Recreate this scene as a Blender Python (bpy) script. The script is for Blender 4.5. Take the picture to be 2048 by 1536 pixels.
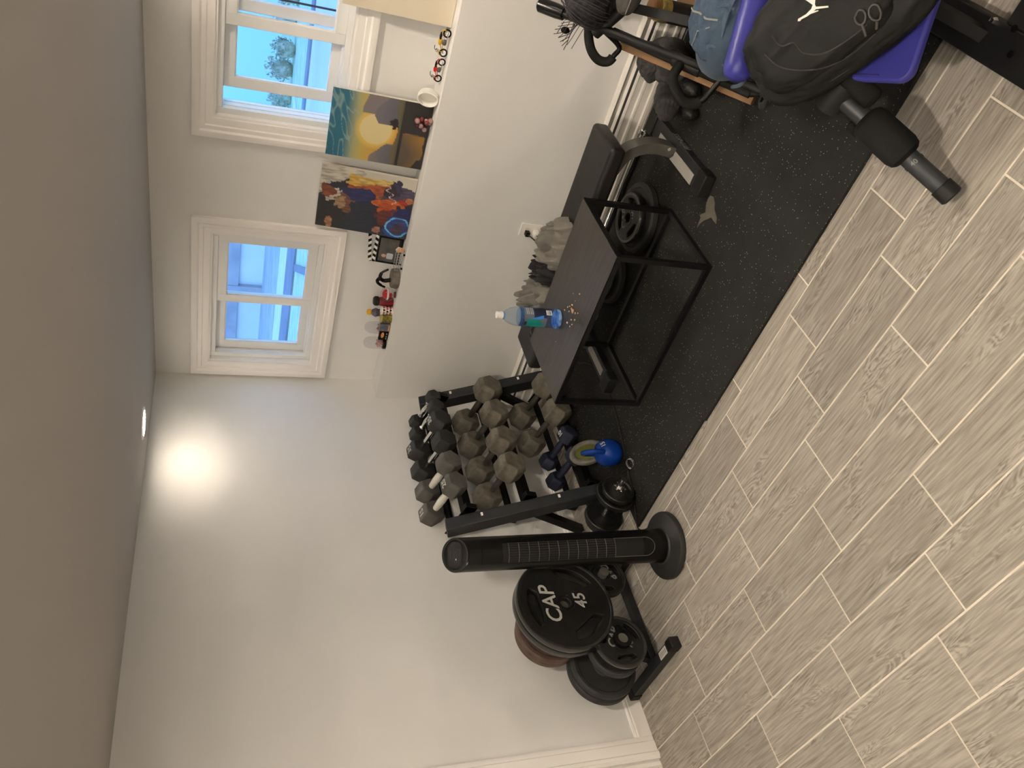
import bpy, bmesh, math, random
from mathutils import Vector, Matrix, Euler, noise
import numpy as np
random.seed(7)
for o in list(bpy.data.objects): bpy.data.objects.remove(o)
S = bpy.context.scene
COL = S.collection
PI = math.pi

# ---------------------------------------------------------------- camera
cam_d = bpy.data.cameras.new('camera'); cam = bpy.data.objects.new('camera', cam_d); COL.objects.link(cam)
R = ((0.26777653, -0.23531674, -0.93430282), (-0.72235281, -0.69073401, -0.03305979), (-0.63757521, 0.6837489, -0.35494406))
M = Matrix.Identity(4)
for i in range(3):
    M[i][0] = R[0][i]; M[i][1] = -R[1][i]; M[i][2] = -R[2][i]
M.translation = (3.1931, -3.4199, 1.87)
cam.matrix_world = M
cam_d.sensor_fit = 'HORIZONTAL'; cam_d.sensor_width = 36.0
cam_d.lens = 1542.24 / 2048 * 36.0
cam_d.clip_start = 0.02
S.camera = cam
# ---------------------------------------------------------------- world, exposure
S.view_settings.view_transform = 'Standard'; S.view_settings.look = 'None'
S.view_settings.exposure = 0.0; S.view_settings.gamma = 1.0; S.view_settings.use_curve_mapping = False
W = bpy.data.worlds.new('dusk_sky'); S.world = W; W.use_nodes = True
wn = W.node_tree.nodes; wl = W.node_tree.links
bg = wn['Background']
tc = wn.new('ShaderNodeTexCoord'); sp = wn.new('ShaderNodeSeparateXYZ'); rp = wn.new('ShaderNodeValToRGB')
wl.new(tc.outputs['Generated'], sp.inputs[0]); wl.new(sp.outputs['Z'], rp.inputs[0]); wl.new(rp.outputs[0], bg.inputs[0])
rp.color_ramp.elements[0].color = (0.30, 0.58, 1.0, 1); rp.color_ramp.elements[1].color = (0.12, 0.34, 0.90, 1)
bg.inputs[1].default_value = 3.3
S.cycles.max_bounces = 8

# room lamps: (x, y, emission strength); last two added out of view as fill
LAMPS = [(0.285, -0.66, 150.0), (0.85, -3.1, 560.0), (2.72, -0.62, 1400.0), (2.45, -2.75, 3600.0), (4.0, -0.9, 900.0), (3.6, -4.2, 2800.0)]
LAMP_COL = (1.0, 0.87, 0.715)

# ---------------------------------------------------------------- node helpers
MATS = {}
def mat(name, col, rough=0.6, metal=0.0, var=0.0, scale=8.0, bump=0.0, bscale=60.0, spec=0.26, col2=None, coat=0.0, sheen=0.0, stretch=None):
    if name in MATS: return MATS[name]
    m = bpy.data.materials.new(name); m.use_nodes = True; MATS[name] = m
    nt = m.node_tree; n = nt.nodes; l = nt.links; b = n['Principled BSDF']
    b.inputs['Roughness'].default_value = rough; b.inputs['Metallic'].default_value = metal
    b.inputs['Specular IOR Level'].default_value = spec
    b.inputs['Coat Weight'].default_value = coat; b.inputs['Sheen Weight'].default_value = sheen
    tcn = n.new('ShaderNodeTexCoord'); mp = n.new('ShaderNodeMapping'); l.new(tcn.outputs['Object'], mp.inputs[0])
    if stretch: mp.inputs['Scale'].default_value = stretch
    nz = n.new('ShaderNodeTexNoise'); nz.inputs['Scale'].default_value = scale; nz.inputs['Detail'].default_value = 5
    l.new(mp.outputs[0], nz.inputs['Vector'])
    cr = n.new('ShaderNodeValToRGB'); l.new(nz.outputs['Fac'], cr.inputs[0])
    c2 = col2 if col2 else tuple(min(1, c * (1 + var)) for c in col)
    c1 = col if col2 else tuple(c * (1 - var) for c in col)
    cr.color_ramp.elements[0].position = 0.35; cr.color_ramp.elements[1].position = 0.65
    cr.color_ramp.elements[0].color = (*c1, 1); cr.color_ramp.elements[1].color = (*c2, 1)
    l.new(cr.outputs[0], b.inputs['Base Color'])
    if bump:
        n2 = n.new('ShaderNodeTexNoise'); n2.inputs['Scale'].default_value = bscale; n2.inputs['Detail'].default_value = 4
        l.new(mp.outputs[0], n2.inputs['Vector'])
        bp = n.new('ShaderNodeBump'); bp.inputs['Strength'].default_value = bump; bp.inputs['Distance'].default_value = 0.01
        l.new(n2.outputs['Fac'], bp.inputs['Height']); l.new(bp.outputs[0], b.inputs['Normal'])
    return m
def emat(name, col, strength):
    m = bpy.data.materials.new(name); m.use_nodes = True
    n = m.node_tree.nodes; b = n['Principled BSDF']
    b.inputs['Base Color'].default_value = (0.8, 0.8, 0.8, 1)
    b.inputs['Emission Color'].default_value = (*col, 1); b.inputs['Emission Strength'].default_value = strength
    return m
def glassmat(name, col=(1, 1, 1), ior=1.45, gloss=1.0):
    m = bpy.data.materials.new(name); m.use_nodes = True
    nt = m.node_tree; n = nt.nodes; l = nt.links; n.remove(n['Principled BSDF'])
    t = n.new('ShaderNodeBsdfTransparent'); t.inputs[0].default_value = (*col, 1)
    g = n.new('ShaderNodeBsdfGlossy'); g.inputs['Roughness'].default_value = 0.03
    lw = n.new('ShaderNodeLayerWeight'); lw.inputs[0].default_value = 0.5
    pw = n.new('ShaderNodeMath'); pw.operation = 'POWER'; pw.inputs[1].default_value = 4.0; l.new(lw.outputs['Facing'], pw.inputs[0])
    f = n.new('ShaderNodeMath'); f.operation = 'MULTIPLY_ADD'; f.inputs[1].default_value = 0.55 * gloss; f.inputs[2].default_value = 0.035 * gloss; l.new(pw.outputs[0], f.inputs[0])
    mx = n.new('ShaderNodeMixShader'); l.new(f.outputs[0], mx.inputs[0]); l.new(t.outputs[0], mx.inputs[1]); l.new(g.outputs[0], mx.inputs[2])
    l.new(mx.outputs[0], n['Material Output'].inputs[0])
    return m
def vcol_mat(name, rough=0.55):
    if name in MATS: return MATS[name]
    m = bpy.data.materials.new(name); m.use_nodes = True; MATS[name] = m
    n = m.node_tree.nodes; l = m.node_tree.links; b = n['Principled BSDF']
    a = n.new('ShaderNodeVertexColor'); a.layer_name = 'print'
    l.new(a.outputs[0], b.inputs['Base Color']); b.inputs['Roughness'].default_value = rough
    return m
def tile_mat():
    m = bpy.data.materials.new('wood_look_tile'); m.use_nodes = True
    nt = m.node_tree; n = nt.nodes; l = nt.links; b = n['Principled BSDF']
    tcn = n.new('ShaderNodeTexCoord'); oi = n.new('ShaderNodeObjectInfo')
    ad = n.new('ShaderNodeVectorMath'); ad.operation = 'ADD'
    cm = n.new('ShaderNodeCombineXYZ'); ml = n.new('ShaderNodeMath'); ml.operation = 'MULTIPLY'; ml.inputs[1].default_value = 37.0
    l.new(oi.outputs['Random'], ml.inputs[0]); l.new(ml.outputs[0], cm.inputs[0]); l.new(ml.outputs[0], cm.inputs[1]); l.new(ml.outputs[0], cm.inputs[2])
    l.new(tcn.outputs['Object'], ad.inputs[0]); l.new(cm.outputs[0], ad.inputs[1])
    mp = n.new('ShaderNodeMapping'); mp.inputs['Scale'].default_value = (1.3, 7.0, 1.0); l.new(ad.outputs[0], mp.inputs[0])
    n1 = n.new('ShaderNodeTexNoise'); n1.inputs['Scale'].default_value = 2.2; n1.inputs['Detail'].default_value = 4; n1.inputs['Distortion'].default_value = 0.6
    l.new(mp.outputs[0], n1.inputs['Vector'])
    # contour lines of the noise make the cathedral grain
    k = n.new('ShaderNodeMath'); k.operation = 'MULTIPLY'; k.inputs[1].default_value = 95.0; l.new(n1.outputs['Fac'], k.inputs[0])
    s = n.new('ShaderNodeMath'); s.operation = 'SINE'; l.new(k.outputs[0], s.inputs[0])
    mp2 = n.new('ShaderNodeMapping'); mp2.inputs['Scale'].default_value = (5.0, 90.0, 1.0); l.new(ad.outputs[0], mp2.inputs[0])
    n2 = n.new('ShaderNodeTexNoise'); n2.inputs['Scale'].default_value = 1.6; n2.inputs['Detail'].default_value = 6
    l.new(mp2.outputs[0], n2.inputs['Vector'])
    mp3 = n.new('ShaderNodeMapping'); mp3.inputs['Scale'].default_value = (2.5, 6.0, 1.0); l.new(ad.outputs[0], mp3.inputs[0])
    n3 = n.new('ShaderNodeTexNoise'); n3.inputs['Scale'].default_value = 2.0; l.new(mp3.outputs[0], n3.inputs['Vector'])
    pw = n.new('ShaderNodeMath'); pw.operation = 'MULTIPLY'
    sm = n.new('ShaderNodeMapRange'); sm.inputs[1].default_value = 0.50; sm.inputs[2].default_value = 0.62; l.new(n3.outputs['Fac'], sm.inputs[0])
    l.new(s.outputs[0], pw.inputs[0]); l.new(sm.outputs[0], pw.inputs[1])
    a1 = n.new('ShaderNodeMath'); a1.operation = 'MULTIPLY_ADD'; a1.inputs[1].default_value = 0.16; l.new(pw.outputs[0], a1.inputs[0]); l.new(n2.outputs['Fac'], a1.inputs[2])
    cr = n.new('ShaderNodeValToRGB'); l.new(a1.outputs[0], cr.inputs[0])
    cr.color_ramp.elements[0].position = 0.24; cr.color_ramp.elements[1].position = 0.70
    cr.color_ramp.elements[0].color = (0.20, 0.176, 0.146, 1); cr.color_ramp.elements[1].color = (0.425, 0.388, 0.338, 1)
    hv = n.new('ShaderNodeHueSaturation'); mr = n.new('ShaderNodeMapRange'); mr.inputs[3].default_value = 0.88; mr.inputs[4].default_value = 1.12
    l.new(oi.outputs['Random'], mr.inputs[0]); l.new(mr.outputs[0], hv.inputs['Value']); l.new(cr.outputs[0], hv.inputs['Color'])
    l.new(hv.outputs[0], b.inputs['Base Color']); b.inputs['Roughness'].default_value = 0.55; b.inputs['Specular IOR Level'].default_value = 0.3
    bp = n.new('ShaderNodeBump'); bp.inputs['Strength'].default_value = 0.15; bp.inputs['Distance'].default_value = 0.002
    l.new(a1.outputs[0], bp.inputs['Height']); l.new(bp.outputs[0], b.inputs['Normal'])
    return m
def speck_mat():
    m = bpy.data.materials.new('speckled_rubber'); m.use_nodes = True
    nt = m.node_tree; n = nt.nodes; l = nt.links; b = n['Principled BSDF']
    tcn = n.new('ShaderNodeTexCoord')
    v = n.new('ShaderNodeTexVoronoi'); v.inputs['Scale'].default_value = 95.0; l.new(tcn.outputs['Object'], v.inputs['Vector'])
    lt = n.new('ShaderNodeMath'); lt.operation = 'LESS_THAN'; lt.inputs[1].default_value = 0.16; l.new(v.outputs['Distance'], lt.inputs[0])
    sx = n.new('ShaderNodeSeparateColor'); l.new(v.outputs['Color'], sx.inputs[0])
    g = n.new('ShaderNodeMath'); g.operation = 'GREATER_THAN'; g.inputs[1].default_value = 0.60; l.new(sx.outputs[0], g.inputs[0])
    mu = n.new('ShaderNodeMath'); mu.operation = 'MULTIPLY'; l.new(lt.outputs[0], mu.inputs[0]); l.new(g.outputs[0], mu.inputs[1])
    nz = n.new('ShaderNodeTexNoise'); nz.inputs['Scale'].default_value = 5; nz.inputs['Detail'].default_value = 6; l.new(tcn.outputs['Object'], nz.inputs['Vector'])
    cr = n.new('ShaderNodeValToRGB'); l.new(nz.outputs['Fac'], cr.inputs[0])
    cr.color_ramp.elements[0].color = (0.0065, 0.0064, 0.0058, 1); cr.color_ramp.elements[1].color = (0.0145, 0.014, 0.013, 1)
    mx = n.new('ShaderNodeMix'); mx.data_type = 'RGBA'; l.new(mu.outputs[0], mx.inputs[0]); l.new(cr.outputs[0], mx.inputs[6]); mx.inputs[7].default_value = (0.20, 0.19, 0.175, 1)
    l.new(mx.outputs[2], b.inputs['Base Color']); b.inputs['Roughness'].default_value = 0.85; b.inputs['Specular IOR Level'].default_value = 0.16
    n2 = n.new('ShaderNodeTexNoise'); n2.inputs['Scale'].default_value = 260; l.new(tcn.outputs['Object'], n2.inputs['Vector'])
    bp = n.new('ShaderNodeBump'); bp.inputs['Strength'].default_value = 0.5; bp.inputs['Distance'].default_value = 0.003; l.new(n2.outputs['Fac'], bp.inputs['Height']); l.new(bp.outputs[0], b.inputs['Normal'])
    return m

# ---------------------------------------------------------------- mesh helpers
def rot(ax, deg): return Matrix.Rotation(math.radians(deg), 4, ax)
def T(x, y, z): return Matrix.Translation((x, y, z))
class MB:
    def __init__(s): s.v = []; s.f = []
    def add(s, v, f, m=None):
        b = len(s.v)
        s.v += [tuple(m @ Vector(p)) if m else tuple(p) for p in v]
        s.f += [tuple(i + b for i in q) for q in f]
        return s
    def box(s, x0, x1, y0, y1, z0, z1, m=None):
        v = [(x0, y0, z0), (x1, y0, z0), (x1, y1, z0), (x0, y1, z0), (x0, y0, z1), (x1, y0, z1), (x1, y1, z1), (x0, y1, z1)]
        return s.add(v, [(3, 2, 1, 0), (4, 5, 6, 7), (0, 1, 5, 4), (1, 2, 6, 5), (2, 3, 7, 6), (3, 0, 4, 7)], m)
    def lathe(s, prof, n=32, m=None):
        v = []; f = []
        for r, z in prof:
            for i in range(n):
                a = 2 * PI * i / n; v.append((r * math.cos(a), r * math.sin(a), z))
        k = len(prof)
        for j in range(k - 1):
            for i in range(n):
                i2 = (i + 1) % n
                f.append((j * n + i, j * n + i2, (j + 1) * n + i2, (j + 1) * n + i))
        if prof[0][0] > 1e-6: f.append(tuple(range(n - 1, -1, -1)))
        if prof[-1][0] > 1e-6: f.append(tuple((k - 1) * n + i for i in range(n)))
        return s.add(v, f, m)
    def cyl(s, p0, p1, r0, r1=None, n=20):
        p0 = Vector(p0); p1 = Vector(p1); d = p1 - p0
        q = d.to_track_quat('Z', 'Y').to_matrix().to_4x4()
        return s.lathe([(r0, 0), (r0 if r1 is None else r1, d.length)], n, Matrix.Translation(p0) @ q)
    def tube(s, pts, r, n=10, closed=False, flat=None):
        pts = [Vector(p) for p in pts]; k = len(pts); v = []; f = []
        rr = r if isinstance(r, (list, tuple)) else [r] * k
        up = None
        for i, p in enumerate(pts):
            if closed: t = pts[(i + 1) % k] - pts[i - 1]
            else: t = pts[min(i + 1, k - 1)] - pts[max(i - 1, 0)]
            t.normalize()
            if up is None:
                up = Vector((0, 0, 1)) if abs(t.z) < 0.9 else Vector((1, 0, 0))
            up = (up - t * up.dot(t)).normalized(); sd = t.cross(up)
            for j in range(n):
                a = 2 * PI * (j + 0.5) / n
                fx = flat if flat else 1.0
                v.append(p + (sd * math.cos(a) + up * math.sin(a) * fx) * rr[i])
        for i in range(k if closed else k - 1):
            for j in range(n):
                j2 = (j + 1) % n; i2 = (i + 1) % k
                f.append((i * n + j, i * n + j2, i2 * n + j2, i2 * n + j))
        if not closed:
            f.append(tuple(range(n - 1, -1, -1))); f.append(tuple((k - 1) * n + j for j in range(n)))
        return s.add(v, f)
    def prism(s, poly, z0, z1, m=None):
        n = len(poly)
        v = [(x, y, z0) for x, y in poly] + [(x, y, z1) for x, y in poly]
        f = [tuple(range(n - 1, -1, -1)), tuple(range(n, 2 * n))]
        for i in range(n):
            j = (i + 1) % n; f.append((i, j, n + j, n + i))
        return s.add(v, f, m)
    def sph(s, c, rx, ry=None, rz=None, nu=20, nv=12, fn=None, m=None):
        ry = ry or rx; rz = rz or rx; v = []; f = []
        for j in range(nv + 1):
            th = PI * j / nv
            for i in range(nu):
                a = 2 * PI * i / nu
                d = Vector((math.sin(th) * math.cos(a), math.sin(th) * math.sin(a), math.cos(th)))
                k = fn(d) if fn else 1.0
                v.append((c[0] + rx * d.x * k, c[1] + ry * d.y * k, c[2] + rz * d.z * k))
        for j in range(nv):
            for i in range(nu):
                i2 = (i + 1) % nu
                f.append((j * nu + i, (j + 1) * nu + i, (j + 1) * nu + i2, j * nu + i2))
        return s.add(v, f, m)
    def grid(s, fn, nu, nv, m=None):
        v = [fn(i / nu, j / nv) for j in range(nv + 1) for i in range(nu + 1)]
        f = [(j * (nu + 1) + i, j * (nu + 1) + i + 1, (j + 1) * (nu + 1) + i + 1, (j + 1) * (nu + 1) + i) for j in range(nv) for i in range(nu)]
        return s.add(v, f, m)
    def mesh(s, name, sharp=35):
        me = bpy.data.meshes.new(name); me.from_pydata([tuple(p) for p in s.v], [], s.f)
        bm = bmesh.new(); bm.from_mesh(me); bmesh.ops.remove_doubles(bm, verts=bm.verts, dist=1e-6)
        bmesh.ops.recalc_face_normals(bm, faces=bm.faces); bm.to_mesh(me); bm.free()
        me.shade_smooth(); me.set_sharp_from_angle(angle=math.radians(sharp))
        return me
    def build(s, name, m, parent=None, bevel=0.0, sharp=35, seg=2):
        me = s.mesh(name, sharp)
        me.materials.append(m)
        return link(name, me, parent, bevel, seg)
def link(name, me, parent=None, bevel=0.0, seg=2):
    o = bpy.data.objects.new(name, me); COL.objects.link(o)
    if parent: o.parent = parent
    if bevel:
        b = o.modifiers.new('bevel', 'BEVEL'); b.width = bevel; b.segments = seg; b.limit_method = 'ANGLE'; b.angle_limit = math.radians(40)
    return o
def tag(o, label, cat, group=None, kind=None):
    o['label'] = label; o['category'] = cat
    if group: o['group'] = group
    if kind: o['kind'] = kind
    return o
def thing(name, label, cat, loc=(0, 0, 0), m=None, group=None):
    o = bpy.data.objects.new(name, None); COL.objects.link(o); o.empty_display_size = 0.05
    if m is not None: o.matrix_world = m
    else: o.location = loc
    return tag(o, label, cat, group)
def struct(o): o['kind'] = 'structure'; return o
def dup(root, m, label, group=None):
    r = root.copy(); COL.objects.link(r); r.matrix_world = m; r['label'] = label
    if group: r['group'] = group
    for ch in list(root.children):
        c = ch.copy(); COL.objects.link(c); c.parent = r
        for g in list(ch.children):
            d = g.copy(); COL.objects.link(d); d.parent = c
    return r
def curve_mesh(loops, extrude, bevel=0.0):
    cd = bpy.data.curves.new('c', 'CURVE'); cd.dimensions = '2D'; cd.fill_mode = 'BOTH'; cd.extrude = extrude; cd.bevel_depth = bevel; cd.bevel_resolution = 1
    for lp in loops:
        sp_ = cd.splines.new('POLY'); sp_.points.add(len(lp) - 1); sp_.use_cyclic_u = True
        for p, q in zip(sp_.points, lp): p.co = (q[0], q[1], 0, 1)
    return _conv(cd)
def text_mesh(txt, size, extrude=0.001, shear=0.0, bold=0.0):
    cd = bpy.data.curves.new('t', 'FONT'); cd.body = txt; cd.size = size; cd.extrude = extrude; cd.align_x = 'CENTER'; cd.align_y = 'CENTER'; cd.shear = shear; cd.offset = bold; cd.resolution_u = 3
    return _conv(cd)
def _conv(cd):
    o = bpy.data.objects.new('tmp', cd); COL.objects.link(o)
    dg = bpy.context.evaluated_depsgraph_get()
    me = bpy.data.meshes.new_from_object(o.evaluated_get(dg))
    bpy.data.objects.remove(o); return me
def put(name, me, m, mt, parent=None):
    me.transform(m); me.materials.clear(); me.materials.append(mt)
    return link(name, me, parent)
def basis(o, x, y, z):
    m = Matrix.Identity(4)
    for i, a in enumerate((x, y, z)):
        a = Vector(a)
        for r in range(3): m[r][i] = a[r]
    m.translation = o; return m
def circ(r, n=48, c=(0, 0)): return [(c[0] + r * math.cos(2 * PI * i / n), c[1] + r * math.sin(2 * PI * i / n)) for i in range(n)]
def rbox(x0, x1, y0, y1, r, n=4):
    out = []
    for cx, cy, a0 in ((x1 - r, y1 - r, 0), (x0 + r, y1 - r, 90), (x0 + r, y0 + r, 180), (x1 - r, y0 + r, 270)):
        for i in range(n + 1):
            a = math.radians(a0 + 90 * i / n); out.append((cx + r * math.cos(a), cy + r * math.sin(a)))
    return out

# ---------------------------------------------------------------- materials
WALL = mat('wall_paint', (0.745, 0.735, 0.71), 0.65, var=0.015, scale=3, bump=0.03, bscale=300, spec=0.25)
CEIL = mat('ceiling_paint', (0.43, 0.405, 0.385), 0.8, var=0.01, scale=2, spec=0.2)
TRIM = mat('white_trim_paint', (0.88, 0.85, 0.81), 0.4, var=0.01, scale=6)
VINYL = mat('white_vinyl', (0.82, 0.82, 0.80), 0.4, var=0.01, scale=6)
HEAT = mat('heater_enamel', (0.76, 0.73, 0.68), 0.35, var=0.02, scale=10)
GROUT = mat('grout', (0.64, 0.585, 0.495), 0.9, var=0.06, scale=40)
TILE = tile_mat(); MAT = speck_mat()
BLACK = mat('black_powder_coat', (0.005, 0.005, 0.0055), 0.45, var=0.1, scale=30, spec=0.15)
RACKM = mat('rack_steel', (0.014, 0.015, 0.017), 0.45, var=0.12, scale=20)
GLOSSB = mat('gloss_black_plastic', (0.004, 0.004, 0.004), 0.26, var=0.05, scale=10, spec=0.16)
MATB = mat('matte_black_plastic', (0.008, 0.008, 0.0075), 0.5, var=0.1, scale=20, spec=0.18)
RUB = mat('black_rubber', (0.020, 0.020, 0.0195), 0.6, var=0.2, scale=18)
RUBD = mat('dusty_rubber', (0.065, 0.062, 0.055), 0.75, col2=(0.10, 0.095, 0.084), scale=16)
IRON = mat('worn_iron', (0.075, 0.066, 0.050), 0.65, col2=(0.135, 0.12, 0.094), scale=22, bump=0.25, bscale=40)
IROND = mat('dark_iron', (0.030, 0.027, 0.024), 0.6, col2=(0.055, 0.05, 0.042), scale=22, bump=0.2, bscale=40)
PLATE = mat('black_cast_iron', (0.008, 0.008, 0.0075), 0.36, var=0.2, scale=25, bump=0.08, bscale=90)
CHROME = mat('chrome', (0.75, 0.73, 0.70), 0.16, 1.0, var=0.03, scale=30)
STEELG = mat('grey_painted_steel', (0.095, 0.092, 0.082), 0.4, 0.2, var=0.05, scale=20)
LTGREY = mat('light_grey_panel', (0.30, 0.285, 0.26), 0.45, var=0.04, scale=20)
WHITEP = mat('white_plastic', (0.80, 0.78, 0.72), 0.4, var=0.01, scale=10)
LETTER = mat('raised_white_lettering', (0.42, 0.41, 0.38), 0.5, var=0.02, scale=20)
LETTERG = mat('worn_grey_lettering', (0.17, 0.17, 0.165), 0.5, var=0.15, scale=60)
VINB = mat('black_vinyl', (0.009, 0.0087, 0.008), 0.42, var=0.1, scale=8, bump=0.15, bscale=14)
FOAM = mat('black_foam', (0.007, 0.007, 0.0065), 0.95, var=0.15, scale=60, bump=0.1, bscale=200, spec=0.1)
NAVY = mat('navy_neoprene', (0.010, 0.013, 0.026), 0.6, var=0.15, scale=20)
BLUEV = mat('blue_vinyl_coating', (0.004, 0.032, 0.22), 0.22, var=0.08, scale=12)
INDIGO = mat('indigo_vinyl', (0.030, 0.030, 0.20), 0.38, var=0.04, scale=6)
GREYC = mat('grey_jersey', (0.17, 0.158, 0.138), 0.9, var=0.12, scale=14, bump=0.15, bscale=180, sheen=0.2)
BLKC = mat('black_jersey', (0.012, 0.012, 0.014), 0.9, var=0.15, scale=14, sheen=0.1)

RIMG = mat('glossy_plate_rim', (0.014, 0.014, 0.013), 0.22, var=0.1, scale=20, spec=0.6)
# ================================================================ ROOM SHELL
RX, RY, RH = 4.6, -4.6, 2.198
TL, TW, TY0 = 0.50446, 0.18291, -1.6225
floor = struct(MB().box(-0.1, RX + .1, RY - .1, 0.1, -0.06, -0.0025).build('floor', GROUT))
gap = 0.0062
def tile_mesh(w, d):
    b = MB(); e = 0.0012
    v = [(0, 0, -.006), (w, 0, -.006), (w, d, -.006), (0, d, -.006), (0, 0, -e), (w, 0, -e), (w, d, -e), (0, d, -e), (e, e, 0), (w - e, e, 0), (w - e, d - e, 0), (e, d - e, 0)]
    b.add(v, [(0, 1, 5, 4), (1, 2, 6, 5), (2, 3, 7, 6), (3, 0, 4, 7), (4, 5, 9, 8), (5, 6, 10, 9), (6, 7, 11, 10), (7, 4, 8, 11), (8, 9, 10, 11)])
    me = b.mesh('tile', 30); me.materials.append(TILE); return me
full = tile_mesh(TL - gap, TW - gap)
for r in range(-8, 15):
    y1 = TY0 - r * TW; y0 = y1 - TW
    xo = 0.891 - 0.1255 * r; xo -= math.ceil(xo / TL) * TL
    x = xo
    while x < RX:
        a0 = max(x, 0.002); a1 = min(x + TL, RX - .002); b0 = max(y0, RY + .002); b1 = min(y1, -0.16)
        if a1 - a0 > 0.03 and b1 - b0 > 0.03:
            me = full if (a1 - a0 > TL - 1e-4 and b1 - b0 > TW - 1e-4) else tile_mesh(a1 - a0 - gap, b1 - b0 - gap)
            o = link('tile', me, floor); o.location = (a0 + gap / 2, b0 + gap / 2, 0)
        x += TL
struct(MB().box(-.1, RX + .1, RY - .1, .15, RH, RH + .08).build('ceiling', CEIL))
DY0, DY1 = -2.40, -3.25     # door opening in the left wall
wl_ = MB().box(-.12, 0, DY0, .15, 0, RH).box(-.12, 0, RY, DY1, 0, RH).box(-.12, 0, DY1, DY0, 2.03, RH)
struct(wl_.build('wall_left', WALL))
struct(MB().box(-.12, RX + .12, RY - .12, RY, 0, RH).build('wall_back', WALL))
struct(MB().box(RX, RX + .12, RY, .15, 0, RH).build('wall_far_right', WALL))
LH, LD = 1.0, 0.154
WINS = ((0.105, 0.945), (1.538, 2.378)); WZ0, WZ1 = 1.375, 1.932
wr = MB().box(0, RX, 0, .15, 0, WZ0).box(0, RX, 0, .15, WZ1, RH)
wr.box(0, WINS[0][0], 0, .15, WZ0, WZ1).box(WINS[0][1], WINS[1][0], 0, .15, WZ0, WZ1).box(WINS[1][1], RX, 0, .15, WZ0, WZ1)
struct(wr.build('wall_right', WALL))
struct(MB().box(0, RX, -LD, 0, 0, LH).build('wall_ledge', WALL, bevel=.003))

# baseboard on the left wall and the door casing
bb = MB().prism([(0, 0), (.013, 0), (.013, .058), (.017, .060), (.017, .068), (.012, .071), (.014, .078), (.008, .084), (0, .084)], -2.288, -LD, basis((0, 0, 0), (1, 0, 0), (0, 0, 1), (0, 1, 0)))
struct(bb.build('baseboard_left', TRIM))
cas = [(0, 0), (.012, 0), (.016, .006), (.016, .022), (.020, .027), (.020, .070), (.027, .076), (.027, .090), (.022, .094), (.022, .104), (0, .104)]
tr1 = struct(MB().prism([(a, -b) for a, b in cas], 0.002, 2.09, T(0, -2.288, 0)).build('trim_1', TRIM))
struct(MB().box(-.10, -.055, DY1, DY0, 0.008, 2.03).build('door_1', TRIM))
struct(MB().box(-.12, 0.004, DY0 - .014, DY0 + .001, 0.0, 2.03).build('trim_2', TRIM))

# ---------------------------------------------------------------- windows
GLASS = glassmat('window_glass')
def casing(x0, x1, z0, z1, w=0.088):
    prof = [(0, 0), (.010, 0), (.012, .010), (.012, .030), (.017, .035), (.017, .052), (.024, .060), (.024, .078), (.020, .088), (0, .088)]
    b = MB(); n = len(prof); v = []
    for d, o in prof:
        for cx, cz, sx, sz in ((x0, z0, -1, -1), (x1, z0, 1, -1), (x1, z1, 1, 1), (x0, z1, -1, 1)):
            v.append((cx + sx * o, -d, cz + sz * o))
    f = []
    for j in range(n - 1):
        for i in range(4):
            i2 = (i + 1) % 4; f.append((j * 4 + i, j * 4 + i2, (j + 1) * 4 + i2, (j + 1) * 4 + i))
    return b.add(v, f)
def framebox(b, x0, x1, z0, z1, y0, y1, w, wt=None, wb=None):
    wt = wt or w; wb = wb or w
    b.box(x0, x0 + w, y0, y1, z0, z1).box(x1 - w, x1, y0, y1, z0, z1)
    b.box(x0 + w, x1 - w, y0, y1, z0, z0 + wb).box(x0 + w, x1 - w, y0, y1, z1 - wt, z1); return b
def window(n, x0, x1, front, back):
    root = bpy.data.objects.new('window_%d' % n, None); COL.objects.link(root); struct(root)
    casing(x0, x1, WZ0, WZ1).build('casing', TRIM, root)
    framebox(MB(), x0 - .002, x1 + .002, WZ0 - .002, WZ1 + .002, 0.001, .149, .012).build('jamb', TRIM, root)
    fr = framebox(MB(), x0 + .010, x1 - .010, WZ0 + .010, WZ1 - .010, .028, .125, .026)
    fr.box(x0 + .03, x1 - .03, .055, .062, WZ0 + .03, WZ0 + .046).box(x0 + .03, x1 - .03, .095, .102, WZ0 + .03, WZ0 + .046)
    fr.box(x0 + .034, x0 + .040, .055, .062, WZ0 + .04, WZ1 - .04).box(x0 + .034, x0 + .040, .095, .102, WZ0 + .04, WZ1 - .04)
    fr.build('window_frame', VINYL, root, bevel=.002)
    for nm, (a, b), y, w in (('sash', front, .040, .046), ('sash', back, .074, .046)):
        s = framebox(MB(), a, b, WZ0 + .036, WZ1 - .036, y, y + .026, w)
        framebox(s, a + w - .004, b - w + .004, WZ0 + .078, WZ1 - .078, y + .004, y + .022, .008)
        so = s.build(nm, VINYL, root, bevel=.002)
        MB().box(a + w + .002, b - w - .002, y + .011, y + .015, WZ0 + .08, WZ1 - .08).build('pane', GLASS, so)
    return root
w1 = window(1, *WINS[0], (0.492, 0.912), (0.142, 0.520))
w2 = window(2, *WINS[1], (1.930, 2.345), (1.652, 2.030))
SCR = mat('dark_screen_frame', (0.03, 0.035, 0.05), 0.5, var=.1, scale=20)
framebox(MB(), 1.985, 2.34, WZ0 + .045, WZ1 - .045, .112, .122, .034).build('screen_frame', SCR, w2, bevel=.002)
MB().box(2.040, 2.048, .108, .112, WZ0 + .06, WZ1 - .06).build('screen_spline', SCR, w2)
# latches on the first window
for z in (WZ0 + .06, WZ1 - .075):
    MB().box(.470, .488, .066, .074, z, z + .012).build('sash_latch', VINYL, w1, bevel=.002)

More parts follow.
